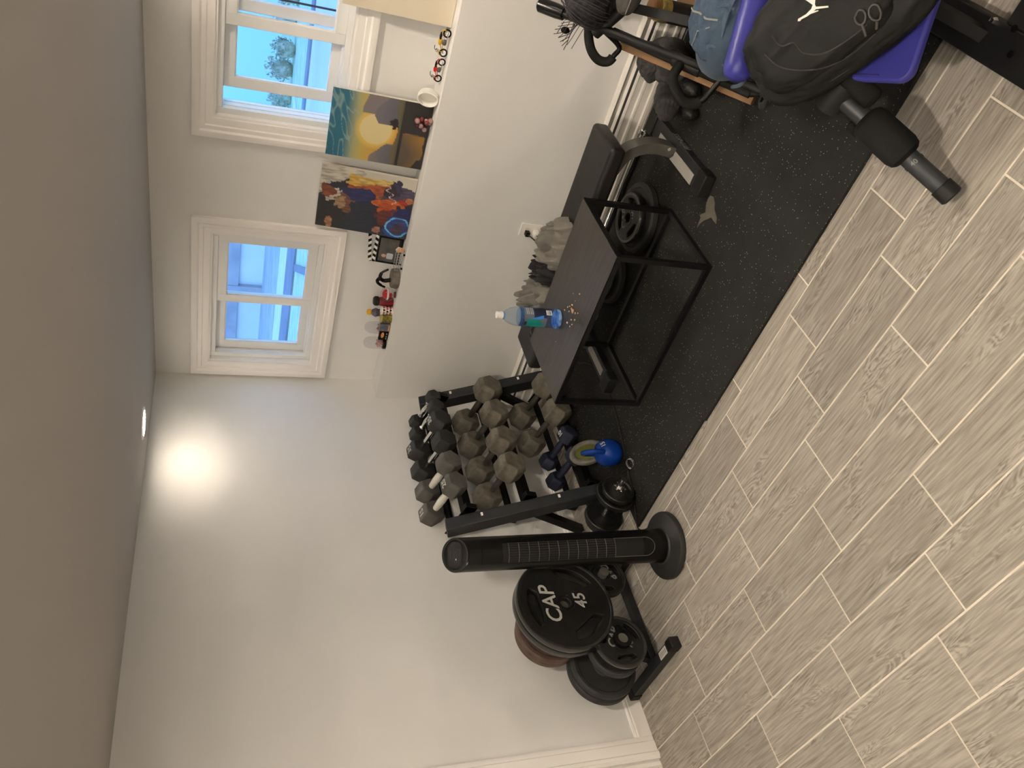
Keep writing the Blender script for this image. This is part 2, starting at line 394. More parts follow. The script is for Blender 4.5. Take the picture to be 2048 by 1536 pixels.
# ---------------------------------------------------------------- downlights
for i, (x, y, s) in enumerate(LAMPS):
    lab = ['round downlight glowing in the ceiling by the left wall, near the window corner', 'round downlight in the ceiling by the left wall, above the door side',
           'round downlight in the ceiling above the larger window', 'round downlight in the ceiling above the camera', 'added fill downlight in the ceiling, unseen, far right of the room', 'added fill downlight in the ceiling, unseen, behind the camera'][i]
    t = thing('downlight', lab, 'ceiling light', (x, y, RH), group='recessed downlights')
    MB().lathe([(.060, -.001), (.062, -.005), (.078, -.004), (.082, 0.0)], 40).build('trim_ring', TRIM, t)
    e = emat('downlight_glow_%d' % i, LAMP_COL, s)
    MB().lathe([(0, -.003), (.060, -.003)], 40).build('lens', e, t)

# ---------------------------------------------------------------- outdoors
LAWN = mat('lawn_grass', (0.42, 0.52, 0.34), 0.95, col2=(0.54, 0.64, 0.46), scale=6)
struct(MB().box(-30, 30, .20, 10.0, .95, 1.05).build('floor_outdoor_ground', LAWN))
PAV = mat('pale_paving', (0.66, 0.66, 0.64), 0.9, var=0.06, scale=3)
SID = mat('pale_rendered_wall', (0.58, 0.62, 0.66), 0.8, col2=(0.70, 0.74, 0.78), scale=0.35)
SLATE = mat('dark_slate', (0.19, 0.20, 0.24), 0.9, col2=(0.25, 0.26, 0.30), scale=1.5)
GRAV = mat('grey_gravel', (0.36, 0.38, 0.40), 0.9, col2=(0.46, 0.48, 0.50), scale=2.5)
ROOFM = mat('grey_roofing', (0.30, 0.31, 0.36), 0.9, col2=(0.42, 0.42, 0.46), scale=2.0)
tag(MB().box(-11, -1.35, 5.62, 6.95, 1.051, 1.062).build('garden_path', PAV), 'pale paved path across the lawn, seen through the left window', 'path')
tag(MB().box(-11, -1.35, 4.62, 5.60, 1.051, 1.075).build('garden_border', SLATE), 'dark slate border strip along the lawn, seen through the left window', 'border')
tag(MB().box(-.04, .04, 0, 1.75, 0, .02, T(-1.48, 3.12, 1.051) @ rot('Z', 34)).build('garden_edging', SLATE), 'dark edging strip running from the slate border towards the house', 'edging')
tag(MB().box(-14, -3.2, 6.97, 10.8, 1.051, 1.066).build('garden_terrace', GRAV), 'grey gravel terrace behind the pale path outside the left window', 'terrace')
nb = thing('neighbour_house', 'pale rendered house with grey bands across the garden, outside the left window', 'house', (-9.5, 11.0, 1.05))
MB().box(-6, 4.9, 0, 1, 0, 4.5).build('wall', SID, nb)
MB().box(-6, 4.9, -.08, -.001, .50, .85).build('band', ROOFM, nb)
MB().box(1.7, 1.95, -.10, -.001, 0, 2.6).build('downpipe', ROOFM, nb)
MB().box(-6, 4.9, -.4, 0.5, 2.6, 2.8).build('eave', ROOFM, nb)
tag(MB().box(-4.5, 6, 11.1, 11.3, .95, 5.5).build('garden_screen', mat('sky_blue_render', (0.50, 0.72, 0.86), 0.85, var=0.02, scale=.6)), 'tall pale blue garden wall outside the right window', 'garden wall')
struct(MB().box(-30, 30, 10.01, 14.2, .9, 1.04).build('floor_outdoor_far', LAWN))
tag(MB().box(-1.3, 4.5, 2.2, 5.25, 1.051, 1.060).build('patio', mat('lavender_paving', (0.60, 0.58, 0.66), 0.9, var=0.08, scale=1.2)), 'pale lavender paving right outside the right window', 'patio')
tag(MB().box(-1.3, 4.5, 5.26, 5.52, 1.051, 1.08).build('patio_edging', SLATE), 'dark edging at the far side of the lavender paving', 'edging')
LEAF = mat('shrub_leaves', (0.26, 0.29, 0.20), 0.9, col2=(0.56, 0.56, 0.44), scale=9)
rs = random.Random(3)
SHR = ((-2.05, 7.8, .15, 'leftmost leafy shrub before the blue garden wall, outside the right window'), (-1.72, 7.6, .16, 'round shrub second from the left before the blue garden wall'), (-1.37, 7.8, .18, 'tallest shrub in the middle of the row before the blue garden wall'), (-1.02, 7.6, .16, 'low shrub right of the tallest one before the blue garden wall'), (-.68, 7.8, .16, 'shrub second from the right before the blue garden wall'), (-.35, 7.7, .15, 'rightmost leafy shrub before the blue garden wall'))
for i, (x, y, r, lb) in enumerate(SHR):
    b = MB()
    for k in range(200):
        d = Vector((rs.gauss(0, 1), rs.gauss(0, 1), rs.gauss(0, 1))).normalized() * r * rs.uniform(.6, 1)
        q = Euler((rs.uniform(0, 6), rs.uniform(0, 6), rs.uniform(0, 6))).to_matrix().to_4x4()
        a = r * .16
        b.add([(-a, 0, 0), (0, -a * .5, 0), (a, 0, .02), (0, a * .5, 0)], [(0, 1, 2, 3)], T(x + d.x, y + d.y, 1.06 + r * .9 + d.z * 1.15) @ q)
    b.sph((x, y, 1.05 + r * .75), r * .70, r * .70, r * .85, 12, 8)
    tag(b.build('shrub', LEAF), lb, 'shrub', 'shrubs outside the right window')
# ================================================================ HEATER, OUTLET, MAT
ht = thing('baseboard_heater', 'long cream baseboard heater along the foot of the ledge wall', 'heater', (0.02, -LD, 0))
HL = 3.2
def hprof(name, poly, m, x0=0.0, x1=HL, bevel=0):
    return MB().prism(poly, x0, x1, basis((0, 0, 0), (0, -1, 0), (0, 0, 1), (1, 0, 0))).build(name, m, ht, bevel=bevel)
hprof('back_plate', [(0, .012), (.006, .012), (.006, .196), (0, .200)], HEAT)
hprof('top_cover', [(.006, .176), (.030, .186), (.034, .192), (.028, .196), (.006, .200)], HEAT)
hprof('damper', [(.034, .158), (.050, .152), (.054, .166), (.040, .176)], HEAT)
hprof('front_panel', [(.050, .040), (.060, .034), (.062, .052), (.056, .058), (.056, .088), (.062, .094), (.062, .104), (.056, .110), (.056, .136), (.062, .142), (.060, .150), (.050, .152)], HEAT)
hprof('fin_element', [(.012, .060), (.048, .060), (.048, .148), (.012, .148)], mat('dark_heater_fins', (0.06, 0.055, 0.05), 0.7, var=0.3, scale=200))
hprof('foot_rail', [(.040, .010), (.058, .010), (.058, .026), (.040, .026)], HEAT)
hprof('slot_strip', [(.0500, .1530), (.0515, .1522), (.0552, .1655), (.0535, .1665)], mat('dark_heater_fins', (0.06, 0.055, 0.05), 0.7))
for x in (0.0, HL):
    MB().box(x - .012, x + .012, -.066, 0, .006, .204).build('end_cap', HEAT, ht, bevel=.004)

ot = thing('wall_outlet', 'cream double outlet plate low on the ledge wall above the bench', 'outlet', (1.245, -LD, .385))
MB().prism(rbox(-.037, .037, -.060, .060, .005), -.006, 0, basis((0, 0, 0), (1, 0, 0), (0, 0, 1), (0, 1, 0))).build('cover_plate', WHITEP, ot, bevel=.002)
for z in (.021, -.021):
    MB().prism(rbox(-.016, .016, z - .014, z + .014, .006), -.008, -.006, basis((0, 0, 0), (1, 0, 0), (0, 0, 1), (0, 1, 0))).build('socket', WHITEP, ot)
pl = thing('black_plug', 'black plug with thin cord in the upper socket of the outlet', 'plug', (1.235, -.163, .408))
MB().box(-.013, .013, -.030, 0, -.012, .012).build('plug_body', GLOSSB, pl, bevel=.004)
MB().tube([(0, -.030, 0), (0, -.045, -.012), (-.01, -.060, -.035), (-.03, -.075, -.075)], .0035, 8).build('cord', MATB, pl)
pw = thing('white_plug', 'white charger plug with black cord in the lower socket', 'plug', (1.240, -.163, .362))
MB().box(-.016, .016, -.034, 0, -.014, .014).build('plug_body', WHITEP, pw, bevel=.004)
MB().tube([(0, -.034, 0), (-.004, -.052, -.006), (-.006, -.080, -.016), (-.005, -.13, -.030), (-.01, -.19, -.020), (-.02, -.25, .01)], .003, 8).build('cord', MATB, pw)
st = thing('white_adapter', 'long white printed adapter hanging from the black plug cord', 'adapter', m=T(1.185, -.262, .310) @ rot('Z', -25) @ rot('X', 25))
MB().box(-.020, .020, -.014, .014, -.075, .045).build('adapter_body', WHITEP, st, bevel=.004)
for i in range(6):
    MB().box(-.014, .010 - .004 * (i % 3), -.0148, -.0140, -.058 + i * .016, -.054 + i * .016).build('print_line', MATB, st)

MZ = 0.012
mt_ = thing('rubber_mat', 'black speckled rubber gym mat covering the floor below the bench', 'floor mat', (1.0, -1.0, 0))
MB().box(.20 - 1, .5546 - 1, -1.40 + 1, -.235 + 1, 0, MZ).build('mat_panel', MAT, mt_)
MB().box(.555 - 1, 1.2848 - 1, -1.545 + 1, -.235 + 1, 0, MZ).build('mat_panel', MAT, mt_)
MB().box(1.2852 - 1, 3.30 - 1, -1.554 + 1, -.235 + 1, 0, MZ).build('mat_panel', MAT, mt_)

DEC = [(1680, 1060), (1720, 1075), (1735, 1150), (1730, 1230), (1760, 1340), (1750, 1410), (1715, 1370), (1690, 1330), (1660, 1345), (1600, 1370), (1550, 1410), (1515, 1455), (1560, 1330), (1545, 1300), (1620, 1270), (1625, 1180), (1650, 1100)]
def onz(px, py, z):
    d = Vector((0, 0, 0)); a = (px - 1024) / 1542.24; b = (py - 768) / 1542.24
    for i in range(3): d[i] = R[0][i] * a + R[1][i] * b + R[2][i]
    c = cam.matrix_world.translation
    return c + d * ((z - c.z) / d.z)
dp = [onz(1150 + x / 6.194, 220 + y / 6.194, MZ) for x, y in DEC]
c0 = sum(dp, Vector()) / len(dp)
dm = curve_mesh([[(p.x - c0.x, p.y - c0.y) for p in dp]], 0.0008)
tag(put('mat_emblem', dm, T(c0.x, c0.y, MZ + .0008), mat('faded_gold_print', (0.075, 0.068, 0.052), 0.7, var=.1, scale=30)), 'faded grey leaping figure emblem on the mat by the bench foot', 'emblem')

# ================================================================ BENCH ALONG THE LEDGE WALL
bn = thing('flat_bench', 'black padded flat weight bench along the ledge wall behind the coffee table', 'bench', (1.38, -.57, MZ))
bz = -MZ
pad = MB().prism(rbox(-.62, .605, -.128, .128, .02), .326 + bz, .398 + bz).build('seat_pad', VINB, bn, bevel=.018, seg=4)
MB().box(-.55, .55, -.03, .03, .276 + bz, .325 + bz).build('spine', STEELG, bn, bevel=.004)
arc = [(.46, 0, .30), (.53, 0, .275), (.575, 0, .225), (.595, 0, .15), (.590, 0, .07), (.580, 0, .052)]
def ribbon(pts, w, t):
    b = MB(); v = []; f = []
    P = [Vector(p) for p in pts]
    for i, p in enumerate(P):
        d = (P[min(i + 1, len(P) - 1)] - P[max(i - 1, 0)]).normalized(); n = Vector((d.z, 0, -d.x)) * t
        for a, s in ((-w, -1), (w, -1), (w, 1), (-w, 1)): v.append(p + n * s + Vector((0, a, 0)))
    for i in range(len(P) - 1):
        for j in range(4): f.append((i * 4 + j, i * 4 + (j + 1) % 4, i * 4 + 4 + (j + 1) % 4, i * 4 + 4 + j))
    f += [(0, 1, 2, 3), tuple(len(v) - 4 + j for j in range(4))]
    return b.add(v, f)
def smooth_path(p, n=6):
    P = [Vector(q) for q in p]; out = []
    for i in range(len(P) - 1):
        a = P[max(i - 1, 0)]; b = P[i]; c = P[i + 1]; d = P[min(i + 2, len(P) - 1)]
        for k in range(n):
            t = k / n
            out.append(0.5 * ((2 * b) + (c - a) * t + (2 * a - 5 * b + 4 * c - d) * t * t + (3 * b - a - 3 * c + d) * t ** 3))
    return out + [P[-1]]
ribbon([p + Vector((0, 0, bz)) for p in smooth_path(arc)], .032, .024).build('front_leg', STEELG, bn, bevel=.004)
MB().cyl((.606, -.033, .09 + bz), (.606, -.038, .09 + bz), .008).build('bolt', CHROME, bn)
MB().box(.555, .640, -.315, .262, .002, .040).build('front_foot', RACKM, bn, bevel=.003)
MB().box(.553, .6, -.235, .14, .0402, .0425).build('foot_plate', LTGREY, bn)
MB().box(.548, .648, -.333, -.262, .0005, .052).build('foot_cap', MATB, bn, bevel=.005)
MB().box(.548, .648, .21, .28, .0005, .052).build('foot_cap', MATB, bn, bevel=.005)
mfoot = text_mesh('FITNESS', .042, .0006, shear=.3)
put('foot_lettering', mfoot, basis((.6405, -.02, .020), (0, 1, 0), (0, 0, 1), (1, 0, 0)), LETTERG, bn)
ribbon([p + Vector((0, 0, bz)) for p in smooth_path([(-.46, 0, .30), (-.50, 0, .2), (-.525, 0, .052)])], .030, .022).build('rear_leg', STEELG, bn, bevel=.004)
MB().box(-.565, -.485, -.315, .24, .002, .040).build('rear_foot', RACKM, bn, bevel=.003)
MB().box(-.545, -.505, -.235, .14, .0402, .0425).build('foot_plate', LTGREY, bn)
MB().box(-.572, -.478, -.338, -.27, .0005, .052).build('foot_cap', MATB, bn, bevel=.005)
MB().box(-.572, -.478, .19, .255, .0005, .052).build('foot_cap', MATB, bn, bevel=.005)

bar = thing('barbell', 'long chrome barbell lying on the mat along the heater', 'barbell', (1.55, -.260, MZ + .026))
MB().cyl((-.33, 0, 0), (.36, 0, 0), .014).build('shaft', CHROME, bar)
MB().cyl((.36, 0, 0), (.62, 0, 0), .0245).build('sleeve', CHROME, bar)
MB().cyl((-.62, 0, 0), (-.33, 0, 0), .0245).build('sleeve', CHROME, bar)
MB().cyl((.345, 0, 0), (.362, 0, 0), .034).build('collar', CHROME, bar)
MB().cyl((-.345, 0, 0), (-.328, 0, 0), .034).build('collar', CHROME, bar)

# ================================================================ COFFEE TABLE
tb = thing('coffee_table', 'low coffee table with open black box frame and dark wood top', 'table', (1.355, -.92, MZ))
TX, TYH, TZ = .402, .220, .438
DWOOD = mat('dark_laminate_top', (0.030, 0.025, 0.021), 0.42, col2=(0.048, 0.041, 0.034), scale=5, stretch=(1, 14, 1), spec=0.45)
MB().box(-TX + .003, TX - .003, -TYH + .003, TYH - .003, TZ - .0035, TZ).build('tabletop', DWOOD, tb, bevel=.0015)
h = .010
for sx in (-1, 1):
    for sy in (-1, 1):
        MB().box(sx * (TX - h) - h, sx * (TX - h) + h, sy * (TYH - h) - h, sy * (TYH - h) + h, 0, TZ - .004).build('leg', BLACK, tb)
for z, nm in ((h, 'bottom_rail'), (TZ - .0145, 'top_rail')):
    for s in (-1, 1):
        MB().box(-TX + 2 * h, TX - 2 * h, s * (TYH - h) - h, s * (TYH - h) + h, z - h, z + h).build(nm, BLACK, tb)
        MB().box(s * (TX - h) - h, s * (TX - h) + h, -TYH + 2 * h, TYH - 2 * h, z - h, z + h).build(nm, BLACK, tb)
TT = MZ + TZ

# bottle
BG = glassmat('clear_blue_plastic', (0.86, 0.93, 1.0), 1.35)
bo = thing('water_bottle', 'clear plastic water bottle with white cap standing on the coffee table', 'bottle', (1.247, -.893, TT + .0005))
MB().lathe([(.0, .004), (.030, 0), (.042, .006), (.0435, .03), (.0435, .195), (.042, .212), (.036, .236), (.024, .256), (.0145, .268), (.0135, .284)], 40).build('bottle_body', BG, bo)
MB().lathe([(0, .006), (.040, .009), (.0422, .03), (.0422, .190), (.0, .191)], 40).build('water', glassmat('water_tint', (0.74, 0.86, 1.0), 1.2), bo)
MB().lathe([(.0165, .270), (.0165, .281), (.0150, .284), (.0155, .298), (0, .300)], 28).build('cap', WHITEP, bo)
MB().lathe([(.0175, .263), (.0175, .269), (.0140, .270)], 28).build('neck_ring', mat('blue_neck_ring', (0.10, 0.22, 0.5), 0.4), bo)
BLM = mat('bottle_base_blue', (0.02, 0.08, 0.36), 0.25, col2=(0.20, 0.36, 0.62), scale=40)
MB().lathe([(.0438, .004), (.0440, .014), (.0438, .017)], 40).build('base_band', BLM, bo)
# label strip: cylinder sector facing the camera with print as colour attribute
a0 = math.atan2(-3.42 + .893, 3.19 - 1.247)
def sector(name, u0, u1, z0, z1, r, nu, nv, colfn, parent, extra=None):
    b = MB()
    b.grid(lambda u, v: (r * math.cos(a0 + u0 + (u1 - u0) * u), r * math.sin(a0 + u0 + (u1 - u0) * u), z0 + (z1 - z0) * v), nu, nv)
    me = b.mesh(name, 80); at = me.color_attributes.new('print', 'FLOAT_COLOR', 'POINT')
    for i, vv in enumerate(me.vertices):
        a = (math.atan2(vv.co.y, vv.co.x) - a0 - u0); a = (a + PI) % (2 * PI) - PI
        at.data[i].color = (*colfn(a / (u1 - u0), (vv.co.z - z0) / (z1 - z0)), 1)
    me.materials.append(vcol_mat('bottle_label_print', .4))
    return link(name, me, parent)
def lab(u, v):
    if v > .86: return (.02, .07, .20)
    if u < .42 and v < .72 and (v > .05 + u * .5): return (0.0, .20, .17)
    if abs((u - .44) - (v - .42) * -.35) < .06 and .12 < v < .62: return (.02, .16, .55)
    if u > .48 and v < .5: return (.010, .012, .04)
    if u > .62 and .5 < v < .82 and int(v * 40) % 3 == 0: return (.35, .36, .40)
    if .05 < u < .3 and .74 < v < .84: return (.01, .01, .03)
    return (.10, .12, .15)
sector('label', -1.15, 1.15, .075, .200, .0446, 46, 60, lab, bo)
def bar_(u, v): return (.02, .02, .02) if (.12 < u < .88 and .15 < v < .85 and int(v * 26) % 2) else (.75, .75, .75)
sector('barcode', .30, .85, .052, .078, .0449, 14, 52, bar_, bo)
LM = text_mesh('pH 9.5+', .016, .0004, shear=.2)
put('label_lettering', LM, basis((.0452 * math.cos(a0 - .75), .0452 * math.sin(a0 - .75), .185), (-math.sin(a0 - .75), math.cos(a0 - .75), 0), (0, 0, 1), (math.cos(a0 - .75), math.sin(a0 - .75), 0)), mat('dark_navy_print', (.01, .012, .05), .5), bo)

# crumbs
CR = mat('bread_crumb', (0.50, 0.33, 0.19), 0.8, var=.25, scale=300)
rc = random.Random(5)
spots = [(1.368, -.987, 1.7), (1.316, -.915, .8), (1.38, -.96, .9), (1.458, -.984, .9), (1.295, -.977, .9), (1.352, -1.028, .9), (1.158, -.945, .6), (1.34, -.955, .8), (1.36, -.945, .7), (1.375, -1.01, .8), (1.33, -1.0, .8), (1.32, -1.02, .6), (1.41, -.97, .7), (1.30, -1.01, .7), (1.345, -.93, .7), (1.42, -.93, .5), (1.39, -1.03, .6), (1.365, -.968, 1.0)]
for i, (x, y, s) in enumerate(spots):
    q = .0042 * s; ph = rc.uniform(0, 6)
    o = MB().sph((0, 0, 0), q * 1.3, q, q * .7, 8, 5, lambda d: 1 + .25 * math.sin(4 * d.x + ph) * math.cos(3 * d.y)).build('crumb', CR)
    o.location = (x, y, TT + q * .6); o.rotation_euler = (0, 0, ph)
    lb = 'tan bread crumb among those scattered before the bottle on the table'
    if i == 0: lb = 'largest tan crumb, in the middle of the scatter before the bottle'
    if i == 6: lb = 'lone tiny crumb left of the bottle near the table edge'
    tag(o, lb, 'crumb', None if i in (0, 6) else 'crumbs on the coffee table')

# ================================================================ CLOTHES ON THE BENCH
def cloth(name, c, rx, ry, rz, m, label, seed, fold=1.0, cat='clothes'):
    """a bunched piece of cloth: a mound whose surface runs in soft warped folds down to the surface it lies on"""
    q = random.Random(seed); off = Vector((q.uniform(0, 50), q.uniform(0, 50), q.uniform(0, 50)))
    th = q.uniform(0, 3.1)
    def fn(u, v):
        a = 2 * PI * u; edge = 1 + .22 * noise.noise(Vector((math.cos(a) * 1.3, math.sin(a) * 1.3, 3)) + off) + .05 * math.sin(a * 9 + 3 * noise.noise(off))
        x = v * math.cos(a) * edge; y = v * math.sin(a) * edge
        P = Vector((x, y, 0))
        w1 = noise.noise(P * 1.5 + off); w2 = noise.noise(P * 1.5 - off)
        s = x * math.cos(th + w1) + y * math.sin(th + w1)
        f1 = math.sin(s * 9 + w2 * 9); f2 = math.sin((x * math.sin(th) - y * math.cos(th)) * 13 + w1 * 9)
        f1 = math.copysign(abs(f1) ** .7, f1)
        hgt = (max(0, 1 - v * v)) ** .55
        z = rz * (hgt * (1.15 + .55 * noise.noise(P * 1.8 + off * 2)) + fold * hgt ** .5 * (.36 * f1 + .20 * f2))
        return (x * rx * (1 + .06 * f2), y * ry * (1 + .06 * f1), max(.001, z) + .0015)
    o = MB().grid(fn, 120, 40).build(name, m, sharp=150); o.location = c
    return tag(o, label, cat)
PT = .399
cloth('crumpled_shorts', (1.435, -.565, PT), .128, .092, .072, GREYC, 'crumpled grey shorts heaped on the bench under the wall outlet', 11)
cloth('crumpled_shirt', (1.125, -.575, PT), .092, .085, .082, GREYC, 'crumpled grey shirt on the bench behind the bottle', 23)
cloth('black_shorts', (1.272, -.540, PT), .085, .080, .070, BLKC, 'black shorts bunched on the bench between the two grey heaps', 31)
cloth('black_cloth', (.99, -.60, PT), .09, .06, .018, BLKC, 'flat black cloth on the bench at the left of the bottle', 41, .5)

# ================================================================ PLATES ON THE MAT
def plate_mesh(Rp, t, hole=.026, slots=3, dish=.0):
    ro = Rp * .80; ri = Rp * .50
    loops = [circ(Rp - .004, 64), circ(hole, 24)]
    for k in range(slots):
        a = math.radians(90 + 120 * k); w = math.radians(34)
        pts = []
        for i in range(9): b = a - w + 2 * w * i / 8; pts.append((ro * math.cos(b), ro * math.sin(b)))
        # inner chord
        for s in (1, -1):
            b = a + s * w; c = ri / math.cos(w * .92)
            pts.append((c * math.cos(a + s * w * .92), c * math.sin(a + s * w * .92)))
        loops.append(pts)
    return curve_mesh(loops, t / 2, .0035)
def weight_plate(label, m, Rp, t, txt=None, num=None, slots=3, mt=PLATE, group=None, nm='weight_plate'):
    root = thing(nm, label, 'weight plate', m=m, group=group)
    put('disc', plate_mesh(Rp, t * .62, .0265, slots), Matrix.Identity(4), mt, root)
    MB().lathe([(Rp - .012, -t / 2), (Rp - .003, -t / 2), (Rp + .001, -t / 4), (Rp + .001, t / 4), (Rp - .003, t / 2), (Rp - .012, t / 2), (Rp - .020, t / 3), (Rp - .020, -t / 3), (Rp - .012, -t / 2)], 72).build('rim', RIMG if mt is PLATE else mt, root)
    MB().lathe([(.0262, -t / 2), (.040, -t / 2), (.043, -t / 3), (.043, t / 3), (.040, t / 2), (.0262, t / 2), (.0262, -t / 2)], 40).build('hub', mt, root)
    if txt:
        put('lettering', text_mesh(txt, Rp * .43, .0010, shear=.18, bold=.0010), T(0, Rp * .30, t * .31 + .0035), LETTERG if Rp < .2 else LETTER, root)
    if num:
        put('weight_number', text_mesh(num, Rp * .34, .0010, shear=.18, bold=.0010), T(0, -Rp * .34, t * .31 + .0035), LETTERG if Rp < .2 else LETTER, root)
    return root
def bumper(label, m, Rp, t, group=None, mt=PLATE):
    root = thing('weight_plate', label, 'weight plate', m=m, group=group)
    MB().lathe([(.0265, -t / 2), (.05, -t / 2), (.055, -t * .36), (Rp * .82, -t * .36), (Rp * .86, -t / 2), (Rp - .008, -t / 2), (Rp, -t * .3), (Rp, t * .3), (Rp - .008, t / 2), (Rp * .86, t / 2), (Rp * .82, t * .36), (.055, t * .36), (.05, t / 2), (.0265, t / 2), (.0265, -t / 2)], 72).build('disc', mt, root)
    MB().lathe([(.0262, -t / 2 - .001), (.034, -t / 2 - .001), (.034, t / 2 + .001), (.0262, t / 2 + .001), (.0262, -t / 2 - .001)], 36).build('hub', mt, root)
    return root
bumper('wide black rubber plate flat on the mat, bottom of the near stack under the bench', T(1.585, -.505, MZ + .022), .165, .042, mt=RUB)
weight_plate('black cast plate with 10 on it, top of the stack under the bench', T(1.575, -.500, MZ + .044 + .015) @ rot('Z', 40), .120, .026, 'CAP', '10')
bumper('black plate flat on the mat behind the table leg, left of the near stack', T(1.225, -.485, MZ + .020), .135, .038, mt=RUB)
weight_plate('smaller black plate lying on top of the left stack under the bench', T(1.215, -.480, MZ + .040 + .013) @ rot('Z', 100), .108, .024, 'CAP', '10')
cloth('plastic_bag', (.975, -.45, MZ), .058, .048, .07, mat('smoky_plastic_film', (0.22, 0.20, 0.16), 0.25, var=.2, scale=20), 'small crumpled smoky plastic bag beside the rear bench foot', 77, cat='bag')

# power cord of the fan
cp = [(.62, -1.60, .004), (.57, -1.575, .008), (.565, -1.54, .016), (.622, -1.438, .016), (.711, -1.201, .016), (.765, -1.05, .016), (.787, -.931, .016), (.803, -.80, .016), (.79, -.70, .016), (.72, -.58, .016), (.653, -.50, .016), (.60, -.36, .016)]
tag(MB().tube(smooth_path(cp, 8), .0035, 8).build('power_cord', MATB), 'thin black power cord running across the mat from the fan towards the wall', 'cord')
# ================================================================ DUMBBELL RACK
YN, YF = -1.205, -.335          # near and far upright centres
rk = thing('dumbbell_rack', 'black three tier dumbbell rack leaning A frame in the corner by the left wall', 'rack', (.25, -.77, 0))
def upright(y):
    # slanted rectangular tube, front face x = .438 - .349 z
    zt = .795; d = .072; b = MB(); w = .034
    v = []
    for yy in (y - w, y + w):
        for x, z in ((.434, .014), (.438 - .349 * zt, zt), (.438 - .349 * zt - d, zt - .02), (.434 - d, .014)):
            v.append((x - .25, yy + .77, z))
    b.add(v, [(0, 1, 2, 3), (7, 6, 5, 4), (0, 4, 5, 1), (1, 5, 6, 2), (2, 6, 7, 3), (3, 7, 4, 0)])
    return b.build('upright', RACKM, rk, bevel=.005)
for y in (YN, YF):
    u = upright(y)
    MB().tube([(.262 - .25 - .01, y + .77, .36), (.075 - .25, y + .77, .022)], .028, 4).build('rear_leg', BLACK, rk)
    for z in (.62, .24):
        MB().prism(rbox(-.010, .010, -.006, .006, .002), 0, .0015, basis((.438 - .349 * z - .25 + .0005, y + .77 + .01, z), (0, 1, 0), (-.33, 0, .944), (.944, 0, .33))).build('sticker', WHITEP, u)
TIERS = ((.142, .778, 16, .066), (.228, .489, 14, .079), (.325, .172, 15.5, .078))
LEN = YF - YN - .072
for tx, tz, ta, hr in TIERS:
    m = T(tx - .25, 0, tz) @ rot('Y', ta)
    for s in (-1, 1):
        x0, x1 = (.048, .088) if s > 0 else (-.088, -.048)
        zt = -hr * .866 - .001
        b = MB().box(x0, x1, YN + .036 + .77, YF - .036 + .77, zt - .004, zt, m)
        xx = x1 - .004 if s > 0 else x0
        b.box(xx, xx + .004, YN + .036 + .77, YF - .036 + .77, zt - .045, zt - .004, m)
        b.build('shelf_rail', BLACK, rk)
    for y, s in ((YN + .036, 1), (YF - .040, 1)):
        zt = -hr * .866
        MB().box(-.105, .125, y + .77, y + .77 + .005, zt - .052, zt + .014, m).build('shelf_bracket', BLACK, rk, bevel=.001)
        MB().box(.085, .127, y + .77, y + .77 + .028, zt - .050, zt + .013, m).build('bracket_flange', BLACK, rk, bevel=.003)

# ================================================================ DUMBBELLS
def hexhead(x0, x1, Rr, ch, nt=.75):
    b = MB(); v = []; n = 6
    secs = ((x0, Rr * nt), (x0 + ch, Rr), (x1 - ch, Rr), (x1, Rr * nt))
    for x, r in secs:
        for i in range(n):
            a = math.radians(60 * i); v.append((x, r * math.cos(a), r * math.sin(a)))
    f = [tuple(range(n)), tuple(3 * n + i for i in range(n - 1, -1, -1))]
    for j in range(3):
        for i in range(n):
            i2 = (i + 1) % n; f.append((j * n + i, (j + 1) * n + i, (j + 1) * n + i2, j * n + i2))
    return b.add(v, f)
def dumbbell(label, m, hl, half, Rr, hr, mh, mg, txt=(None, None), ornate=False, group=None, nt=.86):
    root = thing('hex_dumbbell', label, 'dumbbell', m=m, group=group)
    heads = []
    for s in (1, -1):
        a, b = (half - hl / 2, half + hl / 2) if s > 0 else (-half - hl / 2, -half + hl / 2)
        hd = hexhead(a, b, Rr, hl * .17, nt).build('hex_head', mh, root, bevel=.004); heads.append(hd)
    L = half - hl / 2 + .002
    if ornate:
        MB().lathe([(.010, -L), (.011, -L * .8), (.017, -L * .66), (.011, -L * .5), (.015, -L * .2), (.0165, 0), (.015, L * .2), (.011, L * .5), (.017, L * .66), (.011, L * .8), (.010, L)], 20, rot('Y', 90)).build('handle', mg, root)
    else:
        MB().lathe([(hr * .85, -L), (hr, -L * .6), (hr * 1.08, 0), (hr, L * .6), (hr * .85, L)], 18, rot('Y', 90)).build('handle', mg, root)
    for t_, hd, s in zip(txt, heads, (1, -1)):
        if t_:
            mm = basis((s * half, 0, Rr * .866 + .0008), (0, 1, 0), (-1, 0, 0), (0, 0, 1))
            put('weight_number', text_mesh(t_, Rr * .72, .0006, bold=.0012), mm, LETTER, hd)
    return root
def at(tier, y, dx=0, dz=0):
    tx, tz, ta, hr = TIERS[tier]
    return T(tx + dx, y, tz + dz) @ rot('Y', ta)
GT = 'dumbbells on the top tier'; GM = 'dumbbells on the middle tier'; GB = 'dumbbells on the bottom tier'
CREAM = mat('cream_grip', (0.72, 0.69, 0.60), 0.5, var=.03, scale=20)
dumbbell('hex dumbbell with cream grip and 15 on it, nearest the fan, top tier', at(0, -1.038), .094, .122, .066, .019, RUBD, CREAM, ('25', '15'), group=GT)
dumbbell('plain dusty hex dumbbell with cream grip, second from the fan on the top tier', at(0, -.894), .094, .118, .066, .019, RUBD, CREAM, group=GT)
dumbbell('black rubber hex dumbbell with plain steel handle and no number on the top tier', at(0, -.748), .096, .122, .066, .0125, RUB, CHROME, group=GT)
